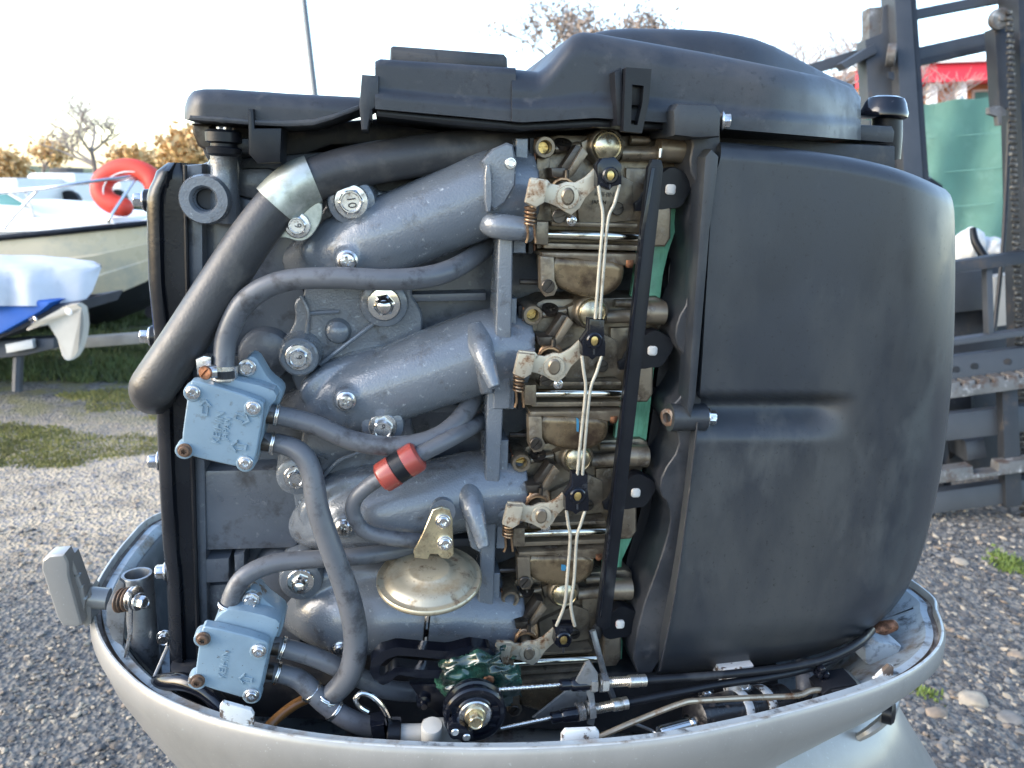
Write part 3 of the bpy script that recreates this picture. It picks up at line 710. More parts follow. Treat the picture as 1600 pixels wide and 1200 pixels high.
arrow(383, 1062, 22, math.pi+.15, -.034, p2, PUMPW)
text_on('KEIHIN', 341, 668, -.0222, 13, p1, PUMPM, 1.38, .0007); text_on('JAPAN', 354, 670, -.0222, 10, p1, PUMPM, 1.38, .0007)
text_on('KEIHIN', 350, 1038, -.0342, 12, p2, PUMPW, 1.38, .0006)
for pts in ([(395, 646, -.002), (428, 650, -.002)], [(398, 690, -.002), (424, 693, -.003)]): new('outlet_nipple', qtube(pts, 13, n=16, sub=2), CARBD, p1)
for pts in ([(405, 1008, -.010), (436, 1012, -.010)], [(402, 1048, -.01), (428, 1051, -.011)]): new('outlet_nipple', qtube(pts, 12.5, n=16, sub=2), CARBD, p2)
new('inlet_nipple', qtube([(348, 612, -.004), (350, 585, -.004)], 13, n=16, sub=2), PUMPM, p1)
new('inlet_nipple', qtube([(352, 985, -.012), (355, 958, -.012)], 13, n=16, sub=2), PUMPW, p2)

# ---------------------------------------------- dashpot
new('dashpot_boss', qtube([(690, 780, .035), (692, 800, .0)], [20, 20], n=20, sub=3), GREY, man)
c = Q(671, 903, -.012); s = mpp(c); ax = Vector((-.05, -.18, 1)).normalized()
dash = new('dashpot', stack(c, ax, [(s*20, -.012), (s*50, -.010), (s*72, -.005), (s*80, -.003), (s*82, -.001), (s*82, .001), (s*80, .0022), (s*72, .0018), (s*70, .0024), (s*66, .0052), (s*60, .0072), (s*48, .0082), (s*36, .0088), (s*33, .0105), (s*30, .011), (s*8, .011)], 56), DASH, eng, 50)
new('dashpot_bracket', prism_bm([(676, 797), (690, 792), (702, 796), (707, 812), (709, 868), (700, 874), (690, 872), (684, 866), (672, 866), (668, 874), (648, 872), (646, 862), (660, 835)], -.018, -.0155, .0006, 1), GOLD, dash)
for (x, y) in ((692, 814), (695, 848)): screw(x, y, -.018, 12, dash, 'torx', CHROME, rot=.3)
new('dashpot_rod', qtube([(670, 940, -.012), (666, 985, -.013), (663, 1018, -.014)], 5, n=10), CHROME, dash)
# ---------------------------------------------- carburettors: one built, three copied down the engine
dA = .02
c1 = new('carburettor', prism_bm([(842, 222), (870, 210), (1055, 212), (1068, 220), (1070, 255), (1050, 285), (1048, 340), (1040, 385), (850, 388), (838, 380)], .040, .13, .004, 2), CARB, eng)
def cp(name, bm, mat, ang=35): return new(name, bm, mat, c1, ang)
cp('body_plate', prism_bm([(900, 300), (965, 270), (990, 285), (990, 345), (905, 352)], .034, .05, .002), CARB)
cp('body_plate', prism_bm([(978, 262), (1012, 262), (1012, 345), (978, 345)], .036, .05, .003), CARB)
cp('insulator_gasket', prism_bm([(828, 216), (834, 216), (833, 396), (826, 396)], .028, .12), BLACKP)
cp('copper_shim', prism_bm([(835, 218), (837.5, 218), (836.5, 392), (834, 392)], .026, .12), COPPER)
cp('throat_flange', prism_bm([(838, 222), (860, 215), (862, 385), (838, 390)], .034, .10, .003), CARB)
o = Q(852, 230, dA); s = mpp(o)
cp('idle_port', stack(o, FRONT, [(s*17.5, -.03), (s*17, -.002), (s*15.5, 0), (s*11, 0), (s*10, -.003), (s*9.5, -.02)], 28), CARB)
cp('idle_screw', stack(o+Vector((0, .010, 0)), FRONT, [(s*9, -.01), (s*8.5, 0), (rf_slot(s*7, s*1.3), 0), (rf_slot(s*7, s*1.2), -.003)], 36, .3), BRASS)
cp('passage_rail', qtube([(866, 233, .030), (905, 228, .032)], [7, 7], n=12, sub=2), CARB)
cp('vent_screw', stack(Q(880, 222, .03), Vector((0, -.6, 1)), [(s*14, -.004), (s*14, 0), (rf_cross(s*8, s*2), .0), (rf_cross(s*7, s*2), -.003)], 36), CARBD)
# gold cap
o = Q(948, 229, .022); s = mpp(o)
cp('cap_seat', stack(o, FRONT, [(s*28, -.05), (s*29, -.010), (s*29, -.002), (s*27.5, 0), (s*25, .001)], 36), CARB)
cp('diaphragm_cap', stack(o, FRONT, [(s*24.5, -.003), (s*24, .0025), (s*21, .0042), (s*20, .0035), (s*14, .0055), (s*7, .0066), (s*1, .007)], 36), M('gold_cap', (.56, .49, .34), .27, .9, .12, 40, dirt=(((.28, .24, .17), .36, 40, .35),)), 60)
cp('cap_arm', prism_bm([(908, 222), (925, 214), (930, 240), (912, 246)], .03, .06, .002), CARB)
cp('cross_passage', qtube([(970, 240, .028), (1030, 240, .028)], [11, 11], n=18, sub=2), CARB)
cp('cross_passage', qtube([(985, 219, .034), (1014, 220, .034)], [7, 7], n=14, sub=2), CARB)
cp('pivot_boss', qtube([(1028, 232, .025), (1040, 233, .025), (1066, 235, .025)], [18, 19.5, 19.5], n=26, sub=2), CARB)
cp('pivot_boss', prism_bm([(1018, 322), (1050, 320), (1049, 372), (1040, 386), (1016, 386)], .016, .06, .004, 3), CARB)
cp('roll_pin', qtube([(1032, 232, .014), (1031, 246, .014)], 3, n=8, sub=2), ZINC)
# choke linkage
cp('choke_arm', prism_bm([(888, 268), (910, 230), (919, 240), (896, 275), (884, 281)], .008, .013, .001), CARB)
cp('choke_arm', prism_bm([(876, 262), (900, 226), (912, 230), (888, 268)], .012, .026, .002), CARBD)
cp('linkage_block', prism_bm([(861, 262), (884, 262), (884, 279), (863, 277)], .006, .03, .002), CARBD)
cp('linkage_pin', qtube([(886, 266, .004), (885, 282, .004)], 4, n=10, sub=2), CARBD)
lv = [(821, 317), (826, 292), (830, 277), (856, 281), (861, 287), (872, 289), (885, 284), (899, 285), (914, 277), (932, 260), (938, 270), (932, 292), (915, 309), (906, 325), (893, 336), (883, 331), (871, 323), (856, 317), (843, 315), (838, 326)]
cp('throttle_lever', prism_bm(lv, -.010, -.0075, .0008, 2), LEVER)
cp('lever_tab', prism_bm([(821, 316), (829, 279), (857, 283), (850, 317), (838, 324)], -.016, -.010, .0015), LEVER)
cp('lever_hub', stack(Q(887, 308, -.010), FRONT, [(.0095, 0), (.009, .0015), (.004, .002)], 24), LEVER)
cp('shaft_end', stack(Q(887, 307, -.011), FRONT, [(.0055, -.04), (.0055, .001), (.0042, .0022), (.0015, .0022)], 18, sq=1.3), CARB)
pts = []
c0, c1v = Q(829, 322, .0), Q(828, 352, .0)
for k in range(0, 12*5+1):
    a = 2*math.pi*k/12; c = c0.lerp(c1v, k/60); pts.append(c+Vector((math.cos(a)*.0042, math.sin(a)*.0042, 0)))
cp('return_spring', tube_bm(pts, .0011, n=6, sub=2), SPRING)
cp('spring_leg', qtube([(824, 350, -.004), (825, 368, -.002), (822, 380, -.002)], 2, n=6), SPRING)
cp('spring_leg', qtube([(834, 350, -.004), (836, 368, -.002), (837, 380, -.002)], 2, n=6), SPRING)
pts = []
for k in range(0, 14*7+1):
    a = 2*math.pi*k/14; pts.append(Q(880, 300, .0+.024*k/98)+Vector((math.cos(a)*.0105, 0, math.sin(a)*.0105)))
cp('shaft_spring', tube_bm(pts, .0013, n=6, sub=1), SPRING)
cp('stop_screw', screw(873, 338, .01, 11, c1, 'slot', CARBD, name='stop_screw') and bmesh.new() or bmesh.new(), CARBD) if False else screw(873, 338, .012, 11, c1, 'slot', CARBD, name='stop_screw')
screw(893, 345, .006, 8, c1, 'phillips', ZINC, name='pilot_screw')
screw(964, 326, .031, 10, c1, 'slot', CARBD, name='mixture_screw')
cp('lower_boss', prism_bm([(838, 346), (858, 346), (858, 384), (836, 382)], .010, .06, .003), CARB)
cp('link_shaft', qtube([(846, 366, .022), (920, 368, .022), (1022, 372, .022)], [7.5, 7.5, 7.5], n=18, sub=2), M('polished_shaft', (.74, .68, .55), .14, 1., .08, 50, dirt=(((.3, .24, .16), .2, 80, .4),)))
cp('flange_strip', prism_bm([(862, 346), (996, 350), (996, 356), (862, 353)], .020, .06, .001), CARB)
cp('flange_strip', prism_bm([(850, 380), (1000, 384), (1000, 392), (850, 388)], .018, .08, .001), CARB)
cp('float_chamber_lid', prism_bm([(846, 394), (1000, 397), (1000, 410), (985, 416), (930, 411), (900, 404), (847, 402)], .012, .08, .002), CARB)
bowl = [(858, 400), (905, 404), (976, 408), (978, 430), (970, 450), (948, 464), (915, 466), (884, 456), (862, 440)]
cp('float_bowl', prism_bm(bowl, .010, .075, .007, 5, 1), CARBB, 60)
cp('drain_ear', prism_bm([(844, 400), (866, 402), (867, 438), (872, 450), (866, 462), (853, 464), (845, 452)], .008, .02, .0015, 2), CARB)
screw(856, 447, .007, 10.5, c1, 'slot', CARBD, name='drain_screw', rot=.9)
for (x, y) in ((855, 413), (983, 414)):
    cp('bowl_screw', qtube([(x, y-8, .014), (x, y, .014), (x, y+4, .014)], [7, 7, 5], n=14, sub=2), COPPER)
cp('fuel_spigot', qtube([(812, 440, .03), (845, 441, .03)], [4.5, 4.5], n=10, sub=2), CARBD)
text_on('KEIHIN', 944, 304, .0338, 7.5, c1, CARBD, 0, .0006); text_on('JAPAN', 936, 316, .0338, 6, c1, CARBD, 0, .0006)
# black cam on the pivot
cam_o = Q(1047, 296, .016); s = mpp(cam_o)
def rfcam(a): return s*(34+3.2*math.sin(2*a+.6)+2.*math.sin(5*a))
cp('linkage_cam', stack(cam_o, FRONT, [(rfcam, -.012), (rfcam, -.0015), (lambda a: rfcam(a)*.96, 0)], 40), BLACKP)
cp('cam_ear', prism_bm([(1006, 300), (1000, 312), (992, 318), (994, 330), (1012, 330), (1020, 300)], .02, .026, .001), BLACKP)
cp('cam_pin', stack(cam_o, FRONT, [(lambda a: s*8.5*(1+.08*math.cos(4*a)), -.002), (lambda a: s*8.5*(1+.08*math.cos(4*a)), .002), (s*6, .003)], 24, .785), WHITED)
kids = [o for o in bpy.data.objects if o.parent is c1]
A0 = Q(852, 230, dA); CARB_OFF = [Vector()]
for (x, y) in ((833, 493), (815, 724), (798, 937)):
    off = Q(x, y, dA)-A0; CARB_OFF.append(off)
    cc = c1.copy(); COL.objects.link(cc); cc.location = off
    for k in kids:
        if k.name.startswith('lettering'): continue
        q = k.copy(); COL.objects.link(q); q.parent = cc
# blue paint marks on the lower bowls
for (x, y, rx, ry, i) in ((903, 664, 2, 11, 1), (881, 887, 4, 5, 2)):
    dm = CARB_OFF[i].y+.0095; new('paint_mark', prism_bm([(x-rx, y-ry), (x+rx*.6, y-ry*.8), (x+rx, y), (x+rx*.5, y+ry), (x-rx, y+ry*.9)], dm, dm+.002), M('blue_paint_mark', (.03, .16, .28), .5), eng)

# connectors with the cream wires
conn = [(953, 271), (928, 530), (902, 772), (880, 996)]
for i, (x, y) in enumerate(conn):
    d = -.020
    if i == 0: pts = [(x-20, y+20), (x-20, y-14), (x-12, y-24), (x+8, y-26), (x+19, y-14), (x+19, y+18), (x+6, y+20), (x, y+26), (x-8, y+22)]
    elif i < 3: pts = [(x-18, y+26), (x-19, y+4), (x-8, y-12), (x-7, y-32), (x+17, y-30), (x+17, y-4), (x+19, y+8), (x+18, y+27), (x+4, y+28), (x-2, y+33), (x-8, y+28)]
    else: pts = [(x-14, y-18), (x+16, y-18), (x+16, y-8), (x+12, y-4), (x+14, y+8), (x+8, y+16), (x-6, y+17), (x-14, y+10), (x-12, y-4)]
    k = new('link_connector', prism_bm(pts, d, d+.011, .0018, 2), BLACKG, eng)
    o = Q(x, y+(2 if i else 3), d); s = mpp(o)
    new('connector_collar', stack(o, FRONT, [(s*13, -.004), (s*13, .002), (s*11, .003), (s*7.5, .003), (s*7, .0005)], 28), BLACKG, k)
    new('connector_pin', stack(o, FRONT, [(s*6, -.002), (s*5.6, .0022), (s*3, .0026)], 20, sq=1.35), BRASS, k)
    new('connector_slit', prism_bm([(x-1.2, y+12), (x+1.6, y+12), (x+1.6, y+24), (x-1.2, y+24)], d-.0006, d+.002), DARK, k)
wires = [[(935, 288), (938, 312), (942, 342), (936, 420), (930, 498)], [(968, 288), (960, 318), (950, 344), (943, 420), (937, 498)],
         [(909, 556), (912, 580), (915, 610), (908, 680), (902, 742)], [(940, 556), (932, 582), (922, 611), (915, 680), (910, 742)],
         [(885, 798), (888, 820), (891, 842), (886, 905), (882, 945), (869, 978)], [(914, 798), (907, 820), (901, 842), (897, 905), (892, 945), (898, 978)]]
for wpts in wires:
    new('link_wire', qtube([(x, y, -.0185) for x, y in wpts], 2.7, n=8, sub=5), WIRE, eng, 60)
# black flat link bar across all cams
bar = [(1013, 262), (1020, 248), (1034, 250), (1037, 262), (1030, 330), (995, 640), (954, 980), (944, 985), (932, 978), (972, 640), (1004, 340)]
lb = new('link_bar', prism_bm(bar, -.006, .0, .0015, 2), BLACKP, eng)
new('bar_ridge', prism_bm([(1018, 262), (1024, 262), (1008, 360), (974, 660), (940, 965), (937, 965), (970, 660), (1002, 360)], -.0075, -.005, .0006), BLACKG, lb)
b = qtube([(926, 985, .0), (934, 1015, -.004), (945, 1055, -.004), (958, 1090, .0)], 5, n=10); new('control_rod', b, STEELM, eng)

# green gasket and the black rear plate of the silencer
gk = [(1040, 214), (1062, 210), (1074, 216), (1075, 240), (1062, 270), (1056, 300), (1056, 360), (1044, 395), (1036, 430), (1030, 480), (1032, 520), (1022, 580), (1016, 640), (1010, 690), (1002, 715), (1004, 750), (990, 800), (988, 840), (972, 875), (970, 905), (976, 930), (972, 1030), (930, 1040), (948, 800), (980, 500), (1010, 300)]
new('silencer_gasket', prism_bm(gk, .046, .052, .001), GASK, eng)
rp = [(1060, 168), (1120, 168), (1125, 660), (1060, 1060), (960, 1062), (975, 900), (980, 870), (1000, 800), (1006, 760), (1000, 735), (1012, 690), (1020, 640), (1030, 560), (1040, 500), (1044, 420), (1058, 370), (1066, 300), (1078, 250)]
new('silencer_back_plate', prism_bm(rp, .054, .20, .003), BLACKP, eng)
# ---------------------------------------------- air silencer box
T_ = catmull([Vector((x, y, 0)) for x, y in ((1126, 222), (1180, 226), (1260, 235), (1350, 250), (1420, 270), (1478, 296))], 12)
B_ = catmull([Vector((x, y, 0)) for x, y in ((1026, 1053), (1100, 1049), (1200, 1038), (1290, 1018), (1350, 990), (1392, 955))], 12)
L_ = catmull([Vector((x, y, 0)) for x, y in ((1126, 222), (1126, 245), (1114, 300), (1104, 450), (1092, 640), (1070, 830), (1048, 960), (1026, 1053))], 12)
R_ = catmull([Vector((x, y, 0)) for x, y in ((1478, 296), (1491, 330), (1492, 480), (1486, 610), (1470, 740), (1445, 850), (1420, 915), (1392, 955))], 12)
def along(c, t):
    f = t*(len(c)-1); i = min(int(f), len(c)-2); return c[i].lerp(c[i+1], f-i)
def air(u, v):
    p = along(T_, u)*(1-v)+along(B_, u)*v+along(L_, v)*(1-u)+along(R_, v)*u - (T_[0]*(1-u)*(1-v)+T_[-1]*u*(1-v)+B_[0]*(1-u)*v+B_[-1]*u*v)
    er = (along(R_, v)-p).length*.00058; et = (p.y-along(T_, u).y)*.00056; eb = (along(B_, u).y-p.y)*.0006
    d = -.012+.012*u+rnd(er, .050)+rnd(et, .016)+rnd(eb, .045)*.8
    # long recess ending in a scoop
    g0, g1 = 618, 690
    if p.y > g0-14 and p.y < g1+20:
        e = max(0, 1-max(0, (p.x-1255)/90)) if p.x > 1255 else 1.
        e = e*e*(3-2*e)
        yy = p.y-g0
        q_ = min(1, max(0, (yy+3)/12.)); q_ = q_*q_*(3-2*q_); z_ = min(1, max(0, (74-yy)/62.)); z_ = z_*z_*(3-2*z_)
        prof = q_*z_
        d += .020*prof*e
    return Q(p.x, p.y, d)
air_o = new('air_silencer_box', shell_bm(80, 220, air, .30), AIRM, eng, 60)
b = qtube([(1090, 660, -.0125), (1068, 840, -.0125), (1050, 955, -.0125), (1031, 1048, -.0110)], 1.6, n=6); new('moulding_seam', b, DARK, air_o)
# flange wall with its raised rib
fl = [(1056, 168), (1066, 162), (1118, 166), (1126, 176), (1126, 246), (1118, 300), (1108, 440), (1096, 630), (1096, 665), (1076, 830), (1060, 930), (1030, 1052), (985, 1052), (1000, 960), (1030, 880), (1048, 820), (1046, 790), (1030, 770), (1034, 740), (1062, 700), (1058, 672), (1048, 660), (1048, 636), (1066, 618), (1078, 590), (1074, 560), (1054, 535), (1058, 500), (1076, 470), (1084, 390), (1082, 340), (1090, 320), (1090, 290), (1076, 262), (1084, 215)]
flange = new('silencer_flange', prism_bm(fl, .002, .06, .004, 3, 1), COVERM, eng)
new('flange_rib', prism_bm([(1112, 232), (1124, 244), (1122, 268), (1110, 360), (1100, 480), (1088, 620), (1080, 655), (1074, 640), (1082, 520), (1092, 380), (1098, 300), (1102, 245)], -.014, .01, .003, 2), AIRM, flange)
new('mounting_block', prism_bm([(1052, 172), (1060, 161), (1120, 164), (1128, 176), (1126, 214), (1090, 216), (1054, 212)], -.022, .05, .004, 2), AIRM, flange)
for (x, y, xb, d) in ((1058, 188, 1130, -.006), (1046, 652, 1108, .0)):
    a = Q(x-2, y, d); e = Q(xb, y, d); ax = (e-a).normalized(); s = mpp(a)
    if y > 300: new('mounting_boss', qtube([(x, y, d), ((x+xb)/2, y, d), (xb-8, y, d)], [22, 21, 22], n=24, sub=3), AIRM, flange)
    new('steel_bush', stack(a, Vector((-1, -.55, 0)), [(s*14, -.004), (s*14, .0015), (s*12, .002), (s*8, .002), (s*7, -.004)], 24), RUST, flange)
    screw(0, 0, 0, 15, flange, 'hex', ZINC, p=e+ax*s*-2, ax=Vector((1, -.35, .05)), rot=.2, h=1.1)

# ---------------------------------------------- flywheel cover on top
def curtain(x0, x1, top, bot, d0, dback, rt=.012, rb=.0, nu=80, nv=24, dx=None, skirt=None):
    ft, fb = interp(top), interp(bot)
    def f(u, v):
        x = x0+(x1-x0)*u; yt, yb = ft(x), fb(x); v2 = v**1.4; y = yt+(yb-yt)*v2
        s = .00056
        d = d0+rnd((y-yt)*s, rt)+(rnd((yb-y)*s, rb) if rb else 0)+(dx(x) if dx else 0)
        if skirt: d -= .005*interp([(0, 1), (skirt-5, 1), (skirt+5, 0)])(yb-y)
        return Q(x, y, d)
    return shell_bm(nu, nv, f, dback)
top_r = [(800, 108), (842, 112), (858, 98), (880, 70), (893, 55), (910, 50), (930, 52), (1027, 69), (1100, 82), (1151, 92), (1220, 106), (1290, 121), (1330, 136), (1345, 152)]
bot_r = [(575, 170), (586, 170), (710, 181), (815, 191), (870, 188), (930, 184), (961, 186), (1052, 192), (1130, 201), (1308, 216), (1345, 219)]
tc = new('flywheel_cover', curtain(800, 1345, top_r, bot_r, .0, .33, .020, dx=lambda x: .10*max(0, (x-1180)/165.)**2.2+.0*x, skirt=28), COVERM, eng, 50)
top_m = [(582, 112), (592, 93), (600, 92), (800, 106), (812, 108)]
new('cover_middle', curtain(586, 806, [(586, 96), (594, 92), (806, 106)], bot_r, .003, .30, .006, skirt=26), COVERM, tc, 50)
new('cover_step', prism_bm([(610, 74), (614, 71), (788, 84), (793, 90), (794, 110), (610, 98)], .02, .25, .003), COVERM, tc)
new('cover_end_tab', prism_bm([(565, 116), (592, 118), (592, 165), (580, 172), (574, 203), (565, 203), (561, 165)], -.001, .05, .002), COVERM, tc)
new('cover_hook', prism_bm([(574, 168), (582, 168), (582, 190), (574, 186)], .0, .02, .001), BLACKP, tc)
new('cover_lower_edge', prism_bm([(588, 171), (710, 182), (815, 192), (930, 186), (1052, 194), (1052, 203), (930, 199), (815, 204), (710, 196), (588, 182)], .004, .25, .002), BLACKP, tc)
new('belt_cover', curtain(288, 584, [(288, 168), (294, 150), (302, 142), (318, 139), (350, 139), (450, 146), (584, 153)], [(288, 186), (340, 190), (395, 195), (450, 197), (490, 195), (520, 186), (560, 172), (584, 166)], .018, .09, .014, nu=60, dx=lambda x: .012*max(0, (318-x)/30.)**2), COVERM, tc, 50)
# low dome behind
new('flywheel_dome', curtain(905, 1343, [(905, 62), (928, 51), (955, 46), (986, 44), (1077, 46), (1120, 49), (1151, 54), (1180, 61), (1209, 72), (1254, 96), (1296, 118), (1333, 133), (1343, 150)], [(905, 140), (1343, 175)], .12, .33, .03, dx=lambda x: .10*max(0, (x-1150)/190.)**2), COVERM, tc, 60)
new('belt_cover_bulge', stack(Vector((Q(420, 150, .12).x, .12, Q(420, 147, .12).z-.006)), Vector((0, 0, 1)), [(.055, -.02), (.053, .0), (.042, .004), (.012, .006)], 40), COVERM, tc, 60)
# underside: flywheel housing, a dark filler for the gap under the cover, and lumps
new('flywheel_housing', prism_bm([(300, 186), (420, 196), (590, 185), (1050, 200), (1300, 222), (1400, 228), (1400, 275), (1300, 262), (1040, 240), (800, 224), (520, 226), (420, 262), (330, 262), (318, 240)], .09, .30, .004), DARK, eng)
new('housing_lug', prism_bm([(298, 192), (330, 194), (332, 232), (322, 236), (308, 228), (300, 208)], .045, .12, .005, 3), CARBD, eng)
ear = new('cover_bracket', prism_bm([(387, 170), (396, 170), (398, 200), (440, 200), (438, 254), (402, 256), (388, 240)], .010, .05, .004, 2), BLACKP, eng)
new('bracket_arm', prism_bm([(345, 214), (392, 216), (392, 240), (345, 238)], .032, .07, .003), BLACKP, ear)
new('belt_cover_flange', prism_bm([(296, 180), (340, 182), (395, 187), (450, 188), (490, 186), (520, 178), (560, 164), (562, 171), (520, 187), (490, 196), (450, 198), (395, 196), (340, 191), (294, 187)], .012, .06, .002), COVERM, tc)
o = Q(350, 232, .030); s = mpp(o)
new('rubber_grommet', stack(o, Vector((0, 0, 1)), [(s*20, -.006), (s*25, -.004), (s*27, 0), (s*20, .0015), (s*20, .0035), (s*27, .005), (s*27, .012), (s*23, .014), (s*10, .0145)], 32), BLACKP, ear)
new('red_washer', stack(Q(350, 237, .030), Vector((0, 0, 1)), [(s*22, -.001), (s*24, -.001), (s*24, .001), (s*22, .001)], 32), COPPER, ear)
screw(0, 0, 0, 20, ear, 'hex', ZINC, p=Q(352, 216, .030), ax=Vector((0, 0, 1)), rot=.3, h=1.1)
# clip on the cover front
cl = new('cover_clip', prism_bm([(960, 112), (972, 105), (976, 200), (964, 196)], -.014, .01, .002), BLACKP, tc)
new('clip_plate', ringprism_bm([(978, 105), (1018, 108), (1014, 160), (1003, 208), (974, 205)], [(988, 132), (1006, 134), (1004, 160), (996, 196), (986, 194)], -.020, -.010), BLACKP, tc)
new('clip_post', prism_bm([(983, 110), (1012, 112), (1010, 165), (984, 165)], -.012, .01, .002), BLACKP, tc)
# right end: arm, spout and cap
new('cover_arm', prism_bm([(1316, 193), (1395, 197), (1399, 205), (1397, 224), (1310, 217)], .10, .2, .003), COVERM, tc)
new('spout', qtube([(1384, 250, .15), (1386, 215, .15), (1386, 180, .15)], [21, 22, 22], n=24, sub=3), BLACKP, tc)
o = Q(1380, 183, .15); s = mpp(o)
new('spout_cap', stack(o, Vector((.02, 0, 1)), [(s*30, -.002), (s*35, .0), (s*35.5, .004), (s*33, .008), (s*30, .014), (s*26, .0185), (s*18, .0205), (s*4, .021)], 40), BLACKG, tc)

# ---------------------------------------------- throttle lever, drum, cables at the bottom
outer = [(578, 1050), (580, 1032), (596, 1018), (620, 1011), (660, 1015), (700, 1018), (735, 1009), (765, 1013), (784, 1030), (788, 1052), (778, 1070), (755, 1076), (735, 1066), (700, 1060), (660, 1060), (620, 1054), (612, 1064), (600, 1071), (586, 1066)]
inner = [(592, 1050), (594, 1040), (604, 1030), (622, 1024), (660, 1027), (700, 1031), (728, 1028), (742, 1030), (746, 1038), (746, 1044), (740, 1048), (730, 1050), (724, 1050), (700, 1047), (660, 1047), (618, 1042), (606, 1052), (602, 1056), (594, 1056)]
n = 64
thr = new('throttle_arm', ringprism_bm(resample(outer, n), resample(inner, n), -.040, -.026), BLACKG, eng)
new('arm_plate', prism_bm([(640, 1070), (740, 1066), (770, 1080), (760, 1120), (700, 1130), (655, 1092)], -.034, -.026, .002), BLACKG, thr)
o = Q(762, 1054, -.042); s = mpp(o)
new('arm_pivot', stack(o, FRONT, [(s*20, -.02), (s*20, .0), (s*17, .003), (s*11, .004)], 28), BLACKG, thr)
new('pivot_pin', stack(o, FRONT, [(s*8.5, .003), (s*8.5, .008), (s*6, .009)], 24), COPPER, thr)
new('arm_stud', stack(Q(662, 1096, -.036), FRONT, [(s*12, -.006), (s*11, .002), (s*6, .003), (s*5, .008)], 20), BLACKG, thr)
def drum_z(r): return r
o = Q(742, 1117, -.074); s = mpp(o)
drum = new('cable_drum', stack(o, FRONT, [(s*46, -.016), (s*49, -.012), (s*49, -.009), (s*42, -.007), (s*42, -.005), (s*48.5, -.003), (s*49, .0), (s*46, .0015), (s*40, .0015), (s*38, -.001), (s*30, -.001), (s*28, .0)], 56), BLACKG, eng)
new('drum_washer', stack(o, FRONT, [(s*26, -.001), (s*26, .0012), (s*24, .002), (s*15, .002)], 36), ZINC, drum)
screw(0, 0, 0, 17, drum, 'hex', GOLD, p=o+FRONT*.0018, rot=.4, h=1.3)
new('cable_nipple_plate', prism_bm([(700, 1135), (710, 1127), (724, 1133), (742, 1150), (738, 1158), (724, 1163), (716, 1156), (706, 1157), (699, 1147)], -.084, -.072, .002, 2, 1), BLACKG, drum)
for (x, y) in ((711, 1148), (729, 1156)): new('cable_nipple', stack(Q(x, y-4, -.084), FRONT, [(s*6.5, -.002), (s*6.5, .0005), (s*5, .0012)], 20), CHROME, drum)
for k in range(3):
    a = -.6+k*.5; new('drum_lug', box_bm(o+Vector((math.cos(a)*s*34, -.001, math.sin(a)*s*34)), .006, .003, .003, 0, .001), BLACKG, drum)
# cables
def cable(pts, fer, thr_, sheath, k):
    c = new('control_cable', qtube(sheath, 6.2, n=12, sub=8), BLACKP, eng)
    P = [Q(*p) for p in pts]; s = mpp(P[0]); ax = (P[1]-P[0]); L = ax.length; x, y, z = basis(ax)
    for q in range(3):          # laid strands
        st = [P[0]+z*L*i/90+(x*math.cos(i*.55+q*2.094)+y*math.sin(i*.55+q*2.094))*s*1.7 for i in range(91)]
        new('cable_strand', tube_bm(st, s*1.9, n=6, sub=1, smooth=False), CHROME, c, 60)
    a, e = Q(*fer[0]), Q(*fer[1]); L = (e-a).length
    new('cable_boot', stack(a, e-a, [(s*6, 0), (s*9, .001), (s*9.5, L*.3), (s*8.5, L*.35), (s*11, L*.42), (s*12, L*.8), (s*11, L)], 24), BLACKG, c)
    a, e = Q(*thr_[0]), Q(*thr_[1]); L = (e-a).length
    rr = [(s*8, 0)]
    for i in range(14): rr += [(s*7.2, L*.62*(i+.3)/14), (s*8.6, L*.62*(i+.8)/14)]
    rr += [(s*8.6, L*.63), (s*10, L*.64), (s*10.2, L*.85), (s*9, L*.87), (s*10, L*.9), (s*10, L), (s*7, L)]
    new('threaded_adjuster', stack(a, e-a, rr, 24), M('nickel_adjuster', (.62, .58, .52), .28, .95, .15, 60, dirt=(((.2, .17, .12), .3, 90, .5),)), c)
    for f in ((.02,), (-.22,)):
        q = a+(e-a)*f[0]; new('lock_nut', stack(q, e-a, [(rf_hex(s*16), 0), (rf_hex(s*16), .006), (rf_c(s*12), .007)], 36, .3), ZINC, c)
    return c
cable([(768, 1078, -.060), (878, 1070, -.052)], [(874, 1070, -.052), (922, 1068, -.05)], [(936, 1067, -.05), (1008, 1063, -.046)],
      [(1006, 1063, -.046), (1080, 1058, -.042), (1160, 1051, -.036), (1240, 1041, -.03), (1300, 1026, -.02), (1345, 1002, .0), (1362, 985, .03)], 0)
cable([(782, 1138, -.062), (864, 1121, -.056)], [(860, 1122, -.056), (908, 1113, -.054)], [(916, 1110, -.054), (980, 1098, -.05)],
      [(978, 1098, -.05), (1050, 1084, -.046), (1120, 1070, -.04), (1200, 1058, -.034), (1270, 1042, -.02), (1320, 1020, .0), (1350, 1000, .03)], 1)
br = new('cable_bracket', prism_bm([(900, 1065), (915, 1036), (922, 1034), (934, 1052), (935, 1075), (928, 1082), (932, 1112), (928, 1135), (918, 1132), (922, 1100), (915, 1078)], -.056, -.0535, .0006), STEELM, eng)
new('bracket_foot', prism_bm([(832, 1122), (885, 1080), (905, 1075), (918, 1082), (915, 1110), (880, 1118), (850, 1126)], -.036, -.0335, .0006), STEELM, br)
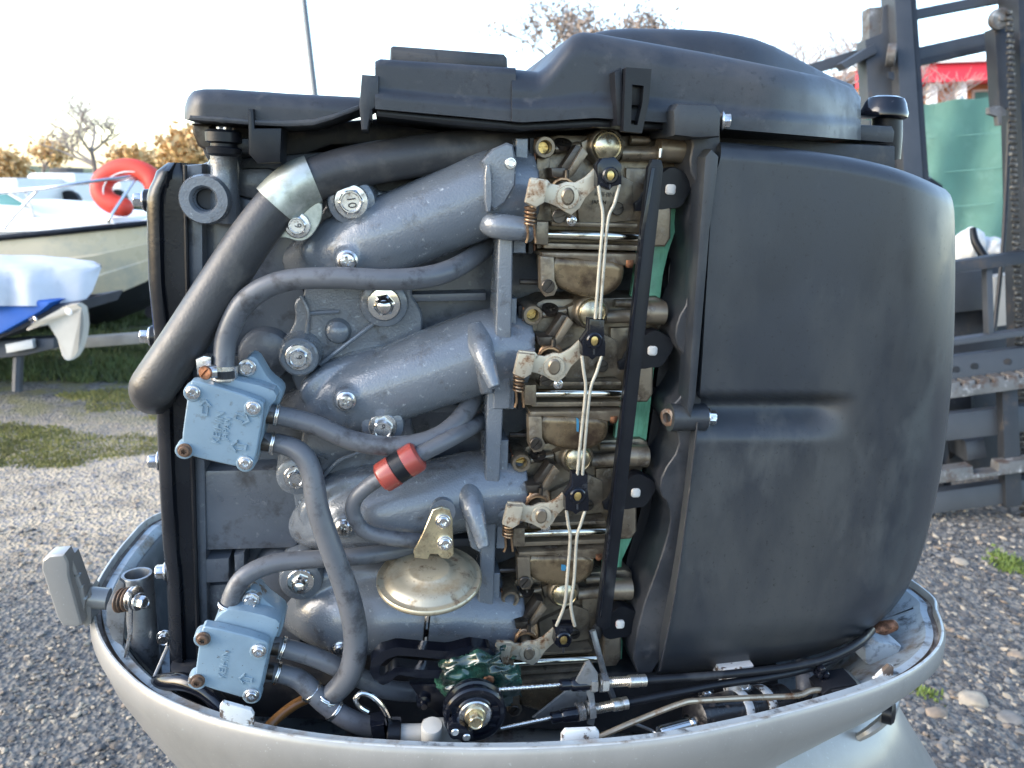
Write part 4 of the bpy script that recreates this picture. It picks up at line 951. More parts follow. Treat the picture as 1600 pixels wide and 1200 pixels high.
# grease smeared round the pivot
def grease(u, v):
    x = 650+u*165; y = 1008+v*100
    r = math.hypot((u-.62)/.46, (v-.52)/.5); h = max(0, 1-r*r)
    nz = noise.noise(Vector((x*.03, y*.05, 3)))+.3*noise.noise(Vector((x*.055, y*.08, 9)))
    d = -.036-.010*math.sqrt(h)-.004*nz-.004*(1-abs(noise.noise(Vector((x*.025+y*.02, y*.05, 31)))))**3+.010*max(0, 1-h*2.5)
    return Q(x+6*nz, y+7*noise.noise(Vector((x*.05, y*.05, 17))), d)
b = bmesh.new(); nu, nv = 60, 44
g = [[bm_v for bm_v in [b.verts.new(grease(i/nu, j/nv)) for i in range(nu+1)]] for j in range(nv+1)]
for j in range(nv):
    for i in range(nu):
        r = math.hypot(((i+.5)/nu-.62)/.46, ((j+.5)/nv-.52)/.5)+.45*noise.noise(Vector((i*.11, j*.13, 5)))
        if r < .95: b.faces.new((g[j][i], g[j][i+1], g[j+1][i+1], g[j+1][i]))
bmesh.ops.delete(b, geom=[v for v in b.verts if not v.link_faces], context='VERTS')
new('grease_smear', b, GREASE, eng, 80)
b = bmesh.new()
for k in range(0):
    a = random.random()*6.28; rr = random.uniform(.2, 1); x = 745+math.cos(a)*62*rr; y = 1056+math.sin(a)*34*rr
    p = Q(x, y, -.046+.014*rr); pts = [p+Vector((random.uniform(-.012, .012), random.uniform(-.004, .004), random.uniform(-.007, .007)))*t for t in (-1, -.3, .4, 1)]
    tube_bm(pts, [.0006, .0022, .0018, .0005], n=7, sub=3, bm=b)


# rods, plastics and the trim motor in the bowl
new('steel_rod', qtube([(935, 1152, -.075), (1000, 1124, -.07), (1062, 1100, -.064), (1090, 1095, -.06), (1180, 1090, -.05), (1245, 1087, -.045), (1268, 1079, -.04), (1302, 1078, -.035)], 4.6, n=10), M('brassy_rod', (.50, .40, .28), .32, .85, .2, 40, dirt=(((.2, .1, .05), .3, 60, .6),)), eng)
new('shift_wire', qtube([(985, 1128, -.05), (1015, 1140, -.05), (1030, 1146, -.055), (1062, 1142, -.06)], 2.6, n=8), STEELM, eng)
c0, c1_ = Q(1085, 1122, -.05), Q(1225, 1096, -.02); L = (c1_-c0).length; s = mpp(c0)
tm = new('trim_cylinder', stack(c0, c1_-c0, [(s*20, -.004), (s*31, .0), (s*31, L*.55), (s*29, L*.56), (s*29, L*.98), (s*26, L), (s*16, L+.01), (s*14, L+.03)], 36), M('black_cylinder_paint', (.012, .012, .014), .3, 0, .3, 40, .2, 200, dirt=(((.16, .12, .10), .24, 60, .6),)), eng)
for f in (.42, .68): new('clamp_band', stack(c0.lerp(c1_, f), c1_-c0, [(s*32, 0), (s*33, .001), (s*33, .009), (s*32, .010)], 36), CHIP, tm)
a, e = Q(1030, 1146, -.06), Q(1086, 1130, -.052)
new('piston_rod', stack(a, e-a, [(s*10, 0), (s*12, .002), (s*12, (e-a).length*.8), (s*16, (e-a).length*.82), (s*16, (e-a).length)], 28), CHROME, tm)
new('relay_clamp', prism_bm([(1138, 1076), (1142, 1062), (1170, 1058), (1176, 1085), (1178, 1130), (1150, 1132)], -.028, -.01, .002), CHIP, eng)
screw(1103, 1083, -.03, 13, eng, 'acorn', ZINC, name='cap_nut'); screw(1160, 1066, -.029, 12, eng, 'hex', ZINC)
new('mounting_plate', prism_bm([(1125, 1046), (1178, 1040), (1176, 1060), (1126, 1066)], .0, .02, .002), CHIP, eng)
new('drain_tube', qtube([(1255, 1040, .03), (1258, 1060, .0), (1256, 1085, -.01), (1248, 1120, -.01)], [13, 14, 13, 12], n=18), RUBBER, eng)
new('rubber_buffer', stack(Q(1232, 1118, -.03), Vector((-.2, -.3, 1)), [(s*24, -.02), (s*20, .0), (s*17, .010), (s*13, .0115)], 24), RUST, eng)
pl = new('wire_plug', prism_bm([(1285, 1085), (1298, 1075), (1340, 1068), (1352, 1075), (1348, 1092), (1300, 1100), (1288, 1096)], -.045, -.02, .003), BLACKP, eng)
new('plug_slot', prism_bm([(1300, 1080), (1326, 1075), (1328, 1080), (1304, 1086)], -.0465, -.044), DARK, pl)
for (x, y) in ((1280, 1054), (1290, 1054), (1286, 1064), (1284, 1046)): new('rubber_cap', stack(Q(x, y, -.03), FRONT, [(s*6, -.006), (s*7, 0), (s*5, .003), (s*1, .004)], 14), BLACKG, eng)
new('copper_bullet', qtube([(1350, 992, .05), (1378, 982, .045), (1396, 977, .042)], [10, 11, 9], n=18, round_end=True), COPPER, eng)
new('bowl_wedge', prism_bm([(1352, 1012), (1368, 1002), (1410, 1010), (1402, 1030), (1372, 1050), (1352, 1035)], .02, .09, .004), COWLIN, eng)
# latch hooks along the rim
for (pts, d) in (([(343, 1104), (348, 1098), (392, 1110), (397, 1118), (396, 1138), (343, 1122)], -.060), ([(878, 1150), (884, 1142), (932, 1140), (937, 1146), (935, 1166), (877, 1168)], -.095), ([(1366, 1062), (1390, 1040), (1397, 1042), (1396, 1060), (1372, 1078)], -.040)):
    new('latch_hook', prism_bm(pts, d, d+.004, .0012, 2), CHIP, eng)
# translucent filter and its clip
a, e = Q(618, 1148, -.05), Q(712, 1146, -.05); s = mpp(a); L = (e-a).length
fi = new('fuel_filter', stack(a, e-a, [(s*12, 0), (s*16, .001), (s*16, L*.42), (s*22, L*.46), (s*24, L*.55), (s*24, L*.9), (s*18, L), (s*10, L+.01)], 30), WHITEP, eng)
new('filter_cap', stack(Q(675, 1140, -.066), Vector((0, -.25, 1)), [(s*16, -.012), (s*17, .004), (s*15, .006), (s*5, .007)], 24), WHITEP, fi)
new('filter_collar', stack(a+(e-a).normalized()*-.004, e-a, [(s*20, -.004), (s*22, -.003), (s*22, .007), (s*20, .008)], 30), BLACKP, fi)
new('filter_clamp', prism_bm([(578, 1136), (600, 1132), (604, 1160), (582, 1162)], -.058, -.04, .003), BLACKG, fi)
# dark structure filling the bowl bottom
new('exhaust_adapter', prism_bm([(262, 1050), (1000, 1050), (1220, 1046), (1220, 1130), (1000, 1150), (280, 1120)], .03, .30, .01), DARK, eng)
new('adapter_ring', qtube([(222, 1085, .06), (250, 1068, .02), (290, 1066, .0), (325, 1082, -.01), (350, 1110, -.02)], 14, n=16), BLACKG, eng)
# left: open pipe, shift levers
o = Q(214, 898, .10); s = mpp(o)
new('open_pipe', stack(o, Vector((-.02, 0, 1)), [(s*21, -.16), (s*23, -.001), (s*22, .001), (s*18, .001), (s*17, -.002), (s*17, -.06)], 32), STEELM, eng)
lv_ = new('shift_lever', prism_bm([(166, 948), (178, 920), (186, 905), (194, 912), (196, 950), (192, 1010), (176, 1000), (166, 975)], .07, .074, .001), STEELM, eng)
new('lever_link', prism_bm([(200, 925), (206, 928), (206, 990), (198, 1032), (193, 1028), (200, 985)], .055, .058, .0008), ZINC, lv_)
for k in range(5): new('pivot_washer', stack(Q(186+k*6, 938-k*1.0, .064), Vector((1, -.35, .05)), [(.010, 0), (.0115, .001), (.0115, .002), (.010, .003)], 20), RUST if k < 3 else ZINC, lv_)
screw(0, 0, 0, 14, lv_, 'hex', ZINC, p=Q(216, 940, .060), ax=Vector((1, -.5, .05)), rot=.2, h=1.3)
screw(258, 996, .09, 13, eng, 'hex', ZINC)
new('linkage_strut', qtube([(262, 1010, .06), (236, 1070, .03)], [3, 3], n=8, sub=2), COWL, eng)
# ================================================================== the yard behind
HF = Vector((FWD.x, FWD.y, 0)).normalized()      # horizontal view direction
HR = Vector((HF.y, -HF.x, 0))
def aprism(pts, t, th, bev=.0, sm=0, bm=None, tf=None):
    """outline seen at distance t, extruded by th straight away from the viewer"""
    bm = bm or bmesh.new()
    if sm: pts = smooth2(pts, sm)
    f = [bm.verts.new(At(x, y, t if tf is None else tf(x, y))) for x, y in pts]; b = [bm.verts.new(v.co+HF*th) for v in f]; n = len(f)
    ff = bm.faces.new(f); bm.faces.new(b[::-1])
    for i in range(n): bm.faces.new((f[i], b[i], b[(i+1) % n], f[(i+1) % n]))
    if bev:
        bmesh.ops.recalc_face_normals(bm, faces=bm.faces[:])
        bmesh.ops.bevel(bm, geom=list(ff.edges), offset=bev, segments=2, profile=.6, affect='EDGES', clamp_overlap=True)
    return bm
def atube(pts, r, **k): return tube_bm([At(*p) for p in pts], r, **k)
def root_at(px, py, t): p = At(px, py, t); return Vector((p.x, p.y, 0))

# ---------------------------------------------- cream motor boat
HULLC = M('cream_gelcoat', (.62, .51, .34), .3, 0, .05, 2, coat=.3, dirt=(((.45, .40, .3), .3, 3, .5),))
DECKW = M('white_gelcoat', (.74, .74, .72), .35, 0, .05, 3)
BOTK  = M('black_antifouling', (.014, .016, .022), .6, 0, .3, 5)
RAILM = M('stainless_rail', (.62, .62, .62), .22, 1., .05, 5)
GLASSM = M('teal_screen_glass', (.10, .26, .25), .08, 0, .1, 3)
boat = thing('motor_boat', root_at(80, 500, 6.4), 'cream motor boat with white deck and black bottom, behind the white covered boat', 'boat')
ST = [-330, -200, -60, 60, 150, 228, 290, 335, 352]
shy = interp([(-330, 396), (0, 372), (228, 349), (290, 341), (352, 334)])
chy = interp([(-330, 500), (0, 500), (130, 482), (228, 440), (290, 400), (335, 360), (352, 340)])
kly = interp([(-330, 535), (0, 535), (130, 517), (180, 505), (228, 482), (290, 430), (335, 372), (352, 342)])
bh = interp([(-330, 1.0), (0, 1.0), (150, .8), (228, .55), (290, .3), (335, .1), (352, .02)])
T0 = 5.9
def near_t(x): return T0+(1.0-bh(x))*1.0
tops, bots, deck = [], [], []
for x in ST:
    t = near_t(x); b_ = bh(x); s = At(x, shy(x), t); c = At(x, chy(x), t+.16*b_+.02); k = At(x, kly(x), t+b_)
    def mirror(p, cx=x, tt=t, bb=b_):
        cen = At(cx, shy(cx), tt)+HF*bb; d = (p-cen).dot(HF); return p-HF*2*d
    mid = [s.lerp(c, f)+HF*(-.03*math.sin(f*3.1)*b_)-(HF*.018 if i % 2 else HF*0) for i, f in enumerate((.33, .36, .62, .65))]
    tops.append(([s]+mid+[c], mirror)); bots.append([c, c.lerp(k, .5)-Vector((0, 0, .04*b_)), k, mirror(c.lerp(k, .5))-Vector((0, 0, .04*b_)), mirror(c)])
    deck.append([s, s.lerp(mirror(s), .25)+Vector((0, 0, .05*b_)), s.lerp(mirror(s), .5)+Vector((0, 0, .08*b_)), s.lerp(mirror(s), .75)+Vector((0, 0, .05*b_)), mirror(s)])
bm = bmesh.new(); skin(bm, [a for a, m_ in tops], False, False, False); skin(bm, [[m_(p) for p in a] for a, m_ in tops], False, False, False)
new('hull', bm, HULLC, boat, 30)
bm = bmesh.new(); skin(bm, bots, False, False, False); new('hull_bottom', bm, BOTK, boat, 40)
bm = bmesh.new(); skin(bm, deck, False, False, False); dk = new('deck', bm, DECKW, boat, 40)
new('rub_rail', tube_bm([a[0]-HF*.01 for a, m_ in tops], .025, n=8), BLACKP, boat)
new('cabin_top', aprism([(-330, 372), (-330, 318), (-60, 316), (30, 322), (60, 334), (175, 341), (180, 352), (60, 362)], T0+.25, 1.3, .03), DECKW, boat)
ws = new('windscreen', aprism([(-120, 318), (-110, 292), (-6, 296), (4, 300), (44, 322), (30, 324)], T0+.3, .05, .01), GLASSM, boat)
new('screen_frame', atube([(-120, 320, T0+.29), (-110, 291, T0+.29), (0, 294, T0+.29), (48, 322, T0+.29)], .014, n=8, smooth=False), DECKW, ws)
for pts in ([(-300, 318, T0), (0, 301, T0), (120, 287, T0), (232, 272, T0+.35), (300, 266, T0+.6), (340, 266, T0+.9)], [(-300, 305, 7.5), (0, 297, 7.5), (150, 285, 7.5), (300, 272, 7.2), (340, 266, T0+.9)]):
    new('guard_rail', atube(pts, .014, n=8), RAILM, boat)
for pts in ([(8, 361, T0+.05), (12, 349, T0+.04), (58, 298, T0)], [(170, 347, T0+.12), (174, 336, T0+.1), (214, 276, T0+.28)], [(40, 300, T0), (55, 345, T0+.3)], [(130, 345, 7.3), (146, 330, 7.4), (160, 286, 7.5)]):
    new('rail_stanchion', atube(pts, .012, n=8), RAILM, boat)
# horseshoe lifebuoy on the rail
buoy = thing('lifebuoy', At(200, 345, T0+.2), 'orange horseshoe lifebuoy hanging on the cream boat guard rail', 'lifebuoy')
pts = []
for k in range(15):
    a = math.radians(-5+k*(268/14)); pts.append((200+42*math.cos(a), 294-30*math.sin(a), T0+.30))
new('foam_ring', atube(pts, [.075]+[.082]*13+[.075], n=14, round_end=True), M('orange_buoy_cover', (.60, .05, .03), .6, 0, .1, 6, .1, 30), buoy)
new('grab_line', atube([(x+3, y+4, t-.07) for x, y, t in pts[2:13:2]], .006, n=6), DECKW, buoy)
# trailer below
tr = thing('boat_trailer', root_at(180, 515, 6.2), 'grey steel trailer beam under the cream boat', 'trailer')
STL = M('galvanised_trailer', (.34, .35, .35), .5, .6, .12, 6)
new('trailer_beam', aprism([(-330, 556), (120, 528), (430, 505), (430, 520), (120, 545), (-330, 575)], 5.7, .08, .005), STL, tr)
new('keel_roller', atube([(236, 488, 6.2), (262, 486, 6.6)], .05, n=14, sub=2), BLACKP, tr)
new('roller_post', atube([(250, 512, 5.85), (250, 488, 6.3)], .03, n=8, sub=2), STL, tr)
for x in (-120, 420):
    p = At(x, 540, 6.0); p.z = .26; new('wheel', stack(p, -HF, [(.25, -.1), (.28, -.06), (.28, .06), (.25, .09), (.16, .08), (.14, .05), (.03, .06)], 28), BLACKP, tr)

# ---------------------------------------------- covered boat in front of it
TARP = M('white_tarpaulin', (.52, .52, .53), .6, 0, .08, 3, .8, 14, dirt=(((.5, .5, .5), .3, 4, .6),))
BLUEC = M('blue_cover', (.010, .10, .42), .5, 0, .15, 5, .1, 40)
CANV = M('beige_canvas', (.46, .43, .37), .8, 0, .12, 6, .15, 80)
cb = thing('covered_boat', root_at(20, 520, 4.6), 'small boat under a white tarpaulin and blue cover, at the left edge', 'boat')
NS, NC = 44, 18
bm = bmesh.new(); rings = []
for i in range(NS+1):
    u = i/NS; x = -420+u*(158+420)
    hem = interp([(-420, 505), (0, 478), (60, 478), (92, 481), (128, 474), (142, 462), (152, 440), (158, 418)])(x)
    top = interp([(-420, 388), (0, 398), (60, 400), (120, 404), (150, 410), (158, 414)])(x)
    wd = interp([(-420, 1.5), (0, 1.25), (80, .9), (130, .5), (158, .12)])(x)
    row = []
    for j in range(NC+1):
        v = j/NC; a = v*math.pi
        f = math.sin(a)**.55
        y = hem+(top-hem)*f; dep = 4.35+.5*wd*(1-math.cos(a))+ (1.25-wd)*.35
        dep += (.07*noise.noise(Vector((x*.035, v*7, 2)))+.06*(1-abs(noise.noise(Vector((x*.02+v*3, v*2, 5)))))**4)*math.sin(a)+.03*noise.noise(Vector((x*.012+v*3, 4, 2)))
        dep += .035*math.sin(x*.085+2*noise.noise(Vector((x*.01, 0, 3))))*max(0, 1-2.2*v)
        row.append(At(x+4*noise.noise(Vector((v*6, x*.02, 7))), y+5*noise.noise(Vector((x*.03, v*4, 1)))*math.sin(a), dep))
    rings.append(row)
skin(bm, rings, False, False, False); new('tarpaulin', bm, TARP, cb, 50)
new('blue_cover', aprism([(-420, 470), (40, 468), (80, 472), (62, 488), (36, 502), (0, 522), (-420, 640)], 4.42, .2, .02), BLUEC, cb)
new('hull', aprism([(-420, 520), (0, 500), (60, 480), (126, 470), (116, 488), (60, 505), (0, 530), (-420, 660)], 4.5, .5, .03), M('grey_dinghy_hull', (.06, .065, .08), .5, 0, .2, 5), cb)
fl_pts = [(98, 478), (127, 474), (133, 500), (130, 530), (120, 556), (108, 565), (98, 560), (92, 540), (86, 516), (72, 506), (34, 520), (60, 500), (84, 492)]
def flt(x, y): return 4.32+.05*math.sin(x*.12+y*.02)
new('canvas_flap', aprism(fl_pts, 4.3, .05, .01, 1, tf=flt), CANV, cb)
new('flap_tie', stack(At(108, 487, 4.26), -HF, [(.012, 0), (.02, .004), (.012, .008)], 14), DECKW, cb)
new('tow_ring', atube([(48, 500, 4.42), (54, 496, 4.4), (56, 502, 4.4), (50, 506, 4.42)], .008, n=8), RAILM, cb)
new('bow_trolley', aprism([(-200, 545), (40, 530), (84, 528), (84, 545), (40, 556), (-200, 580)], 4.55, .1, .01), M('dark_trolley_steel', (.05, .055, .065), .5, .5, .3, 8), cb)
new('trolley_leg', atube([(30, 548, 4.6), (28, 580, 4.6), (27, 612, 4.6)], .03, n=8), MATS['dark_trolley_steel'], cb)
new('trolley_plate', aprism([(8, 538), (50, 530), (52, 544), (10, 552)], 4.5, .03, .003), STL, cb)

# ---------------------------------------------- caravans and vehicles far left
VANW = M('white_van_paint', (.74, .72, .68), .4, 0, .05, 1)
def caravan(x0, x1, yt, yb, t, label, roofd=True):
    c = thing('caravan', root_at((x0+x1)/2, yb, t), label, 'caravan', 'caravans parked at the far hedge')
    new('body', aprism([(x0, yb), (x0, yt+4), (x0+5, yt), (x1-3, yt), (x1, yt+6), (x1, yb)], t, 2.1, .06), VANW, c)
    new('window', aprism([(x0+(x1-x0)*.2, yt+10), (x0+(x1-x0)*.62, yt+10), (x0+(x1-x0)*.62, yt+21), (x0+(x1-x0)*.2, yt+21)], t-.03, .05, .01), GLASSM, c)
    if roofd: new('roof_box', aprism([(x0+(x1-x0)*.45, yt), (x0+(x1-x0)*.45, yt-7), (x0+(x1-x0)*.85, yt-8), (x0+(x1-x0)*.85, yt)], t+.3, .8, .02), DARK, c)
    p = At((x0+x1)/2, yb, t); p.z = .32
    for sx in (-.25, .25): new('wheel', stack(p+HR*sx*2.0+HF*.1, -HF, [(.3, -.1), (.32, 0), (.3, .1), (.18, .1), (.02, .09)], 20), BLACKP, c)
caravan(42, 118, 270, 318, 22, 'white caravan with a dark roof box behind the cream boat rail')
caravan(-70, 28, 278, 322, 20, 'white caravan at the far left edge behind the windscreen', False)
caravan(128, 190, 282, 322, 25, 'small white caravan just left of the orange lifebuoy', False)

# ---------------------------------------------- trees
BARK = M('bark', (.2, .16, .14), .85, 0, .3, 6, .4, 40); TWIG = M('twig', (.40, .34, .31), .85, 0, .25, 6)
def tree(base, H, label, seed, leaf=None, nleaf=0, spread=.55, levels=4, r0=.12, name='bare_tree', lean=None, cat='tree', grp=None, trunk=.3, leafsz=.1, rk=.52):
    R = random.Random(seed); t = thing(name, base, label, cat, grp)
    tb, bb = bmesh.new(), bmesh.new(); tips = []
    def grow(p, d, L, r, lv):
        pts = [p]; q = p
        for k in range(3):
            d = (d+Vector((R.gauss(0, .13), R.gauss(0, .13), R.gauss(.05, .08)))).normalized(); q = q+d*L/3; pts.append(q)
        tube_bm(pts, [r, r*.87, r*.75, r*.62], n=6 if lv < 2 else 4, sub=2, bm=tb if lv == 0 else bb)
        if lv >= 2: tips.extend(pts[1:])
        if lv >= levels: return
        for k in range(R.randint(3, 4) if lv else 5):
            a = R.uniform(0, 6.28); f = R.uniform(.45, 1.)
            st = pts[0].lerp(pts[-1], f) if lv else pts[0].lerp(pts[-1], R.uniform(.65, 1))
            nd = (d*R.uniform(.5, 1)+Vector((math.cos(a), math.sin(a), R.uniform(.0, .5)))*spread*1.4).normalized()
            grow(st, nd, L*R.uniform(.55, .78), r*rk, lv+1)
    grow(Vector(base), (lean or Vector((0, 0, 1))), H*trunk, r0, 0)
    new('trunk', tb, BARK, t, 60); new('crown', bb, TWIG, t, 60)
    if leaf and tips:
        V, Fc = [], []
        for _ in range(nleaf):
            p = R.choice(tips)+Vector((R.gauss(0, leafsz*1.6), R.gauss(0, leafsz*1.6), R.gauss(-.04, leafsz*1.6))); s = leafsz*R.uniform(.5, 1.2)
            a = Vector((R.gauss(0, 1), R.gauss(0, 1), R.gauss(0, 1))).normalized()*s; c = a.cross(Vector((R.gauss(0, 1), R.gauss(0, 1), R.gauss(0, 1)))).normalized()*s*.5
            i = len(V); V += [tuple(p-a), tuple(p+c), tuple(p+a), tuple(p-c)]; Fc.append((i, i+1, i+2, i+3))
        me = bpy.data.meshes.new('foliage'); me.from_pydata(V, [], Fc); f_ = link('foliage', me, leaf, t); f_['kind'] = 'stuff'
    return t
DRY = M('dry_brown_leaves', (.27, .21, .165), .7, 0, .3, 3); GOLDL = M('sun_tinted_dry_leaves', (.58, .38, .17), .7, 0, .35, 2); OLIVE = M('olive_leaves', (.26, .21, .06), .7, 0, .35, 2)  # golden leaves: low sunlight is put into the dry-leaf colour
tree(root_at(150, 300, 34), 9.6, 'bare grey tree behind the caravans, left of the orange lifebuoy', 6, spread=.75, levels=5, r0=.12, trunk=.22, name='bare_tree', rk=.58)
tree(root_at(70, 300, 40), 4.2, 'low bare shrub tree at the far left above the caravans', 9, GOLDL, 500, spread=.8, levels=3, r0=.1, trunk=.3, leafsz=.16)
tree(root_at(268, 300, 30), 6.0, 'autumn tree with low sun painted gold into its leaves beside the engine cover at left', 3, GOLDL, 4200, spread=1.1, levels=4, r0=.12, trunk=.24, name='autumn_tree', leafsz=.17)
tree(root_at(215, 300, 36), 4.8, 'low golden bush between the bare tree and the golden tree', 13, GOLDL, 3000, spread=.9, levels=3, r0=.1, trunk=.22, name='autumn_tree', leafsz=.2)
tree(root_at(10, 300, 42), 3.4, 'low golden bush at the far left edge', 23, GOLDL, 3000, spread=.9, levels=3, r0=.1, trunk=.22, name='autumn_tree', leafsz=.2)
tree(root_at(885, 300, 17), 9.0, 'tree with sparse brown leaves rising behind the flywheel cover', 21, DRY, 7000, spread=.6, levels=4, r0=.14, trunk=.3, name='brown_leaved_tree', leafsz=.06)
tree(root_at(1345, 320, 15), 8.4, 'bare tree behind the left upright of the forklift mast', 33, spread=.7, levels=5, r0=.10, trunk=.28, rk=.56)
tree(root_at(1490, 320, 19), 7.0, 'bare tree behind the forklift in front of the red fascia', 37, spread=.5, levels=3, r0=.05, trunk=.32)
tree(root_at(720, 300, 24), 7.4, 'thin bare tree showing twigs behind the cover step', 41, spread=.5, levels=4, r0=.07, trunk=.28)
for k, (px, t, H) in enumerate(((340, 44, 3.4), (480, 46, 3.2), (620, 45, 3.5), (-60, 46, 3.2))):
    tree(root_at(px, 300, t), H, ('golden hedge bush behind the cover post', 'golden hedge bush behind the belt cover', 'golden hedge bush behind the cover step', 'golden hedge bush beyond the left edge')[k], 60+k, GOLDL, 1800, spread=.9, levels=3, r0=.1, trunk=.22, name='hedge_bush', cat='bush', leafsz=.22, grp='hedge along the yard')
# slender grey pole
a, e = At(470, -40, 20), At(492, 147, 20); d = (e-a).normalized(); base = a+d*((0-a.z)/d.z)
pole = new('mast_pole', tube_bm([base, base.lerp(a, .5), a-d*2.], [.09, .08, .065], n=12, sub=4), M('grey_pole', (.13, .14, .145), .5, .3, .1, 3), None)
tag(pole, 'slender dark grey pole rising behind the belt cover', 'pole')

# ---------------------------------------------- forklift at the right
FK = M('forklift_grey_steel', (.045, .050, .058), .45, .3, .2, 5, .08, 60, dirt=(((.08, .065, .058), .13, 14, .7),))
FKD = M('forklift_dark_steel', (.022, .025, .031), .5, .3, .3, 6, .08, 60, dirt=(((.06, .05, .043), .22, 12, .7),))
FKR = M('worn_carriage_steel', (.12, .118, .115), .5, .5, .25, 10, .15, 60, dirt=(((.08, .055, .042), .34, 16, .75), ((.36, .36, .36), .2, 20, .4)))
fk = thing('forklift', root_at(1560, 800, 3.7), 'grey forklift mast and fork carriage at the right edge', 'forklift')
def fp(name, pts, t, th, mat=FK, bev=.004, parent=None): return new(name, aprism(pts, t, th, bev), mat, parent or fk)
fp('mast_upright', [(1395, -60), (1420, -60), (1452, 420), (1478, 800), (1440, 800), (1420, 420)], 3.55, .14)
fp('upright_web', [(1420, -60), (1428, -60), (1462, 420), (1490, 800), (1478, 800), (1452, 420)], 3.57, .10, FKD)
fp('upright_plate', [(1352, 62), (1378, 52), (1380, 10), (1398, 0), (1408, 130), (1414, 262), (1362, 262)], 3.62, .10)
fp('rust_cap', [(1358, 12), (1378, 10), (1379, 55), (1358, 60)], 3.64, .08, FKR)
o = At(1393, 86, 3.53); new('guide_roller', stack(o, (-HF*.4+HR*.9), [(.045, -.02), (.05, -.015), (.05, .015), (.04, .02), (.015, .021)], 28), FKR, fk)
fp('slot_shadow_plate', [(1388, 112), (1396, 112), (1398, 120), (1396, 126), (1388, 122)], 3.54, .01, FKD, .001)
fp('guard_arm', [(1262, 101), (1362, 70), (1362, 88), (1262, 119)], 3.72, .06)
fp('guard_bracket', [(1314, 99), (1366, 68), (1372, 82), (1322, 108)], 3.60, .08)
fp('cross_beam', [(1412, 18), (1562, -12), (1640, -26), (1640, -10), (1562, 4), (1412, 33)], 3.75, .06)
fp('cross_beam', [(1416, 78), (1556, 47), (1640, 30), (1640, 50), (1556, 66), (1418, 97)], 3.70, .08)
fp('beam_flange', [(1418, 96), (1556, 66), (1640, 50), (1640, 58), (1556, 76), (1420, 106)], 3.67, .11, FKD)
fp('guard_post', [(1428, 28), (1435, 27), (1432, 76), (1425, 78)], 3.8, .03)
fp('mast_upright', [(1590, -60), (1660, -60), (1672, 800), (1612, 800)], 3.60, .16, FKD)
fp('lift_cylinder', [(1554, 44), (1582, 42), (1588, 168), (1562, 172)], 3.50, .08, FKD, .012)
fp('anchor_bracket', [(1546, 168), (1560, 164), (1566, 166), (1572, 172), (1572, 180), (1566, 182), (1566, 196), (1560, 196), (1558, 182), (1546, 178)], 3.48, .03, FKR)
o = At(1563, 29, 3.46); pu = new('chain_pulley', stack(o, -HF, [(.040, -.03), (.045, -.02), (.045, .004), (.036, .008), (.03, .006), (.014, .010), (.012, .018), (.004, .018)], 30), FKR, fk)
# lift chain: each link its own part
lk = bmesh.new(); box_bm(Vector((0, 0, 0)), .036, .012, .019, 0, .004, lk); lme = new('chain_link', lk, M('greasy_chain', (.05, .045, .042), .35, .7, .3, 30, dirt=(((.3, .26, .22), .3, 50, .4),)), fk)
c0, c1_ = At(1577, 20, 3.44), At(1600, 812, 3.50); nlk = 92
dirv = (c1_-c0).normalized(); mrot = Matrix((HR, HF, Vector((0, 0, 1)))).transposed().to_4x4()
for k in range(nlk):
    o = lme if k == 0 else lme.copy()
    if k: COL.objects.link(o)
    o.matrix_basis = Matrix.Translation(c0.lerp(c1_, k/(nlk-1))) @ mrot @ Matrix.Diagonal((1 if k % 2 else .72, 1, 1, 1))
new('hydraulic_hose', atube([(1577, 190, 3.6), (1572, 300, 3.6), (1566, 400, 3.58), (1552, 530, 3.56)], .010, n=8), BLACKP, fk)
# fork carriage
fp('backrest_bar', [(1470, 412), (1660, 384), (1660, 404), (1470, 430)], 3.38, .05, FKD)
for x in (1541, 1640): fp('backrest_post', [(x, 412), (x+10, 410), (x+13, 524), (x+4, 526)], 3.40, .04, FK)
fp('backrest_bar', [(1470, 534), (1660, 508), (1660, 517), (1470, 543)], 3.38, .05, FK)
hp = fp('carriage_plate', [(1465, 560), (1660, 536), (1660, 590), (1465, 608)], 3.42, .04, FK)
for (x, y) in ((1494, 578), (1523, 573), (1575, 566)): new('plate_hole', stack(At(x, y, 3.418), -HF, [(.017, -.002), (.017, .001), (.012, .001)], 20), FKD, hp)
tooth = []
for k in range(9): x = 1462+k*23; tooth += [(x, 602-k*3.1), (x+15, 600-k*3.1), (x+16, 607-k*3.1), (x+21, 606-k*3.1)]
fp('upper_fork_bar', tooth+[(1668, 598), (1462, 626)], 3.36, .06, FKR, .003)
fp('carriage_tie', [(1455, 650), (1660, 628), (1660, 668), (1455, 692)], 3.44, .04, FK)
fp('lower_fork_bar', [(1448, 738), (1520, 729), (1522, 742), (1560, 737), (1562, 724), (1660, 710), (1660, 730), (1448, 758)], 3.36, .06, FKR, .003)
fp('carriage_skirt', [(1445, 772), (1660, 742), (1660, 775), (1445, 805)], 3.42, .05, FK)
fp('tilt_cylinder', [(1508, 690), (1540, 686), (1545, 716), (1512, 722)], 3.5, .15, FK, .02)
fp('fork', [(1566, 600), (1590, 597), (1598, 790), (1572, 794)], 3.40, .05, FKD)
bd = fp('chassis', [(1450, 425), (1660, 400), (1660, 790), (1450, 800)], 4.05, 1.4, FKD, .05)
fp('dash_panel', [(1470, 428), (1545, 420), (1538, 485), (1475, 492)], 3.98, .06, FK, .02)
fp('dash_panel', [(1552, 432), (1600, 425), (1600, 505), (1550, 512)], 3.95, .06, M('pale_dash', (.4, .4, .38), .5, 0, .1, 8), .01)
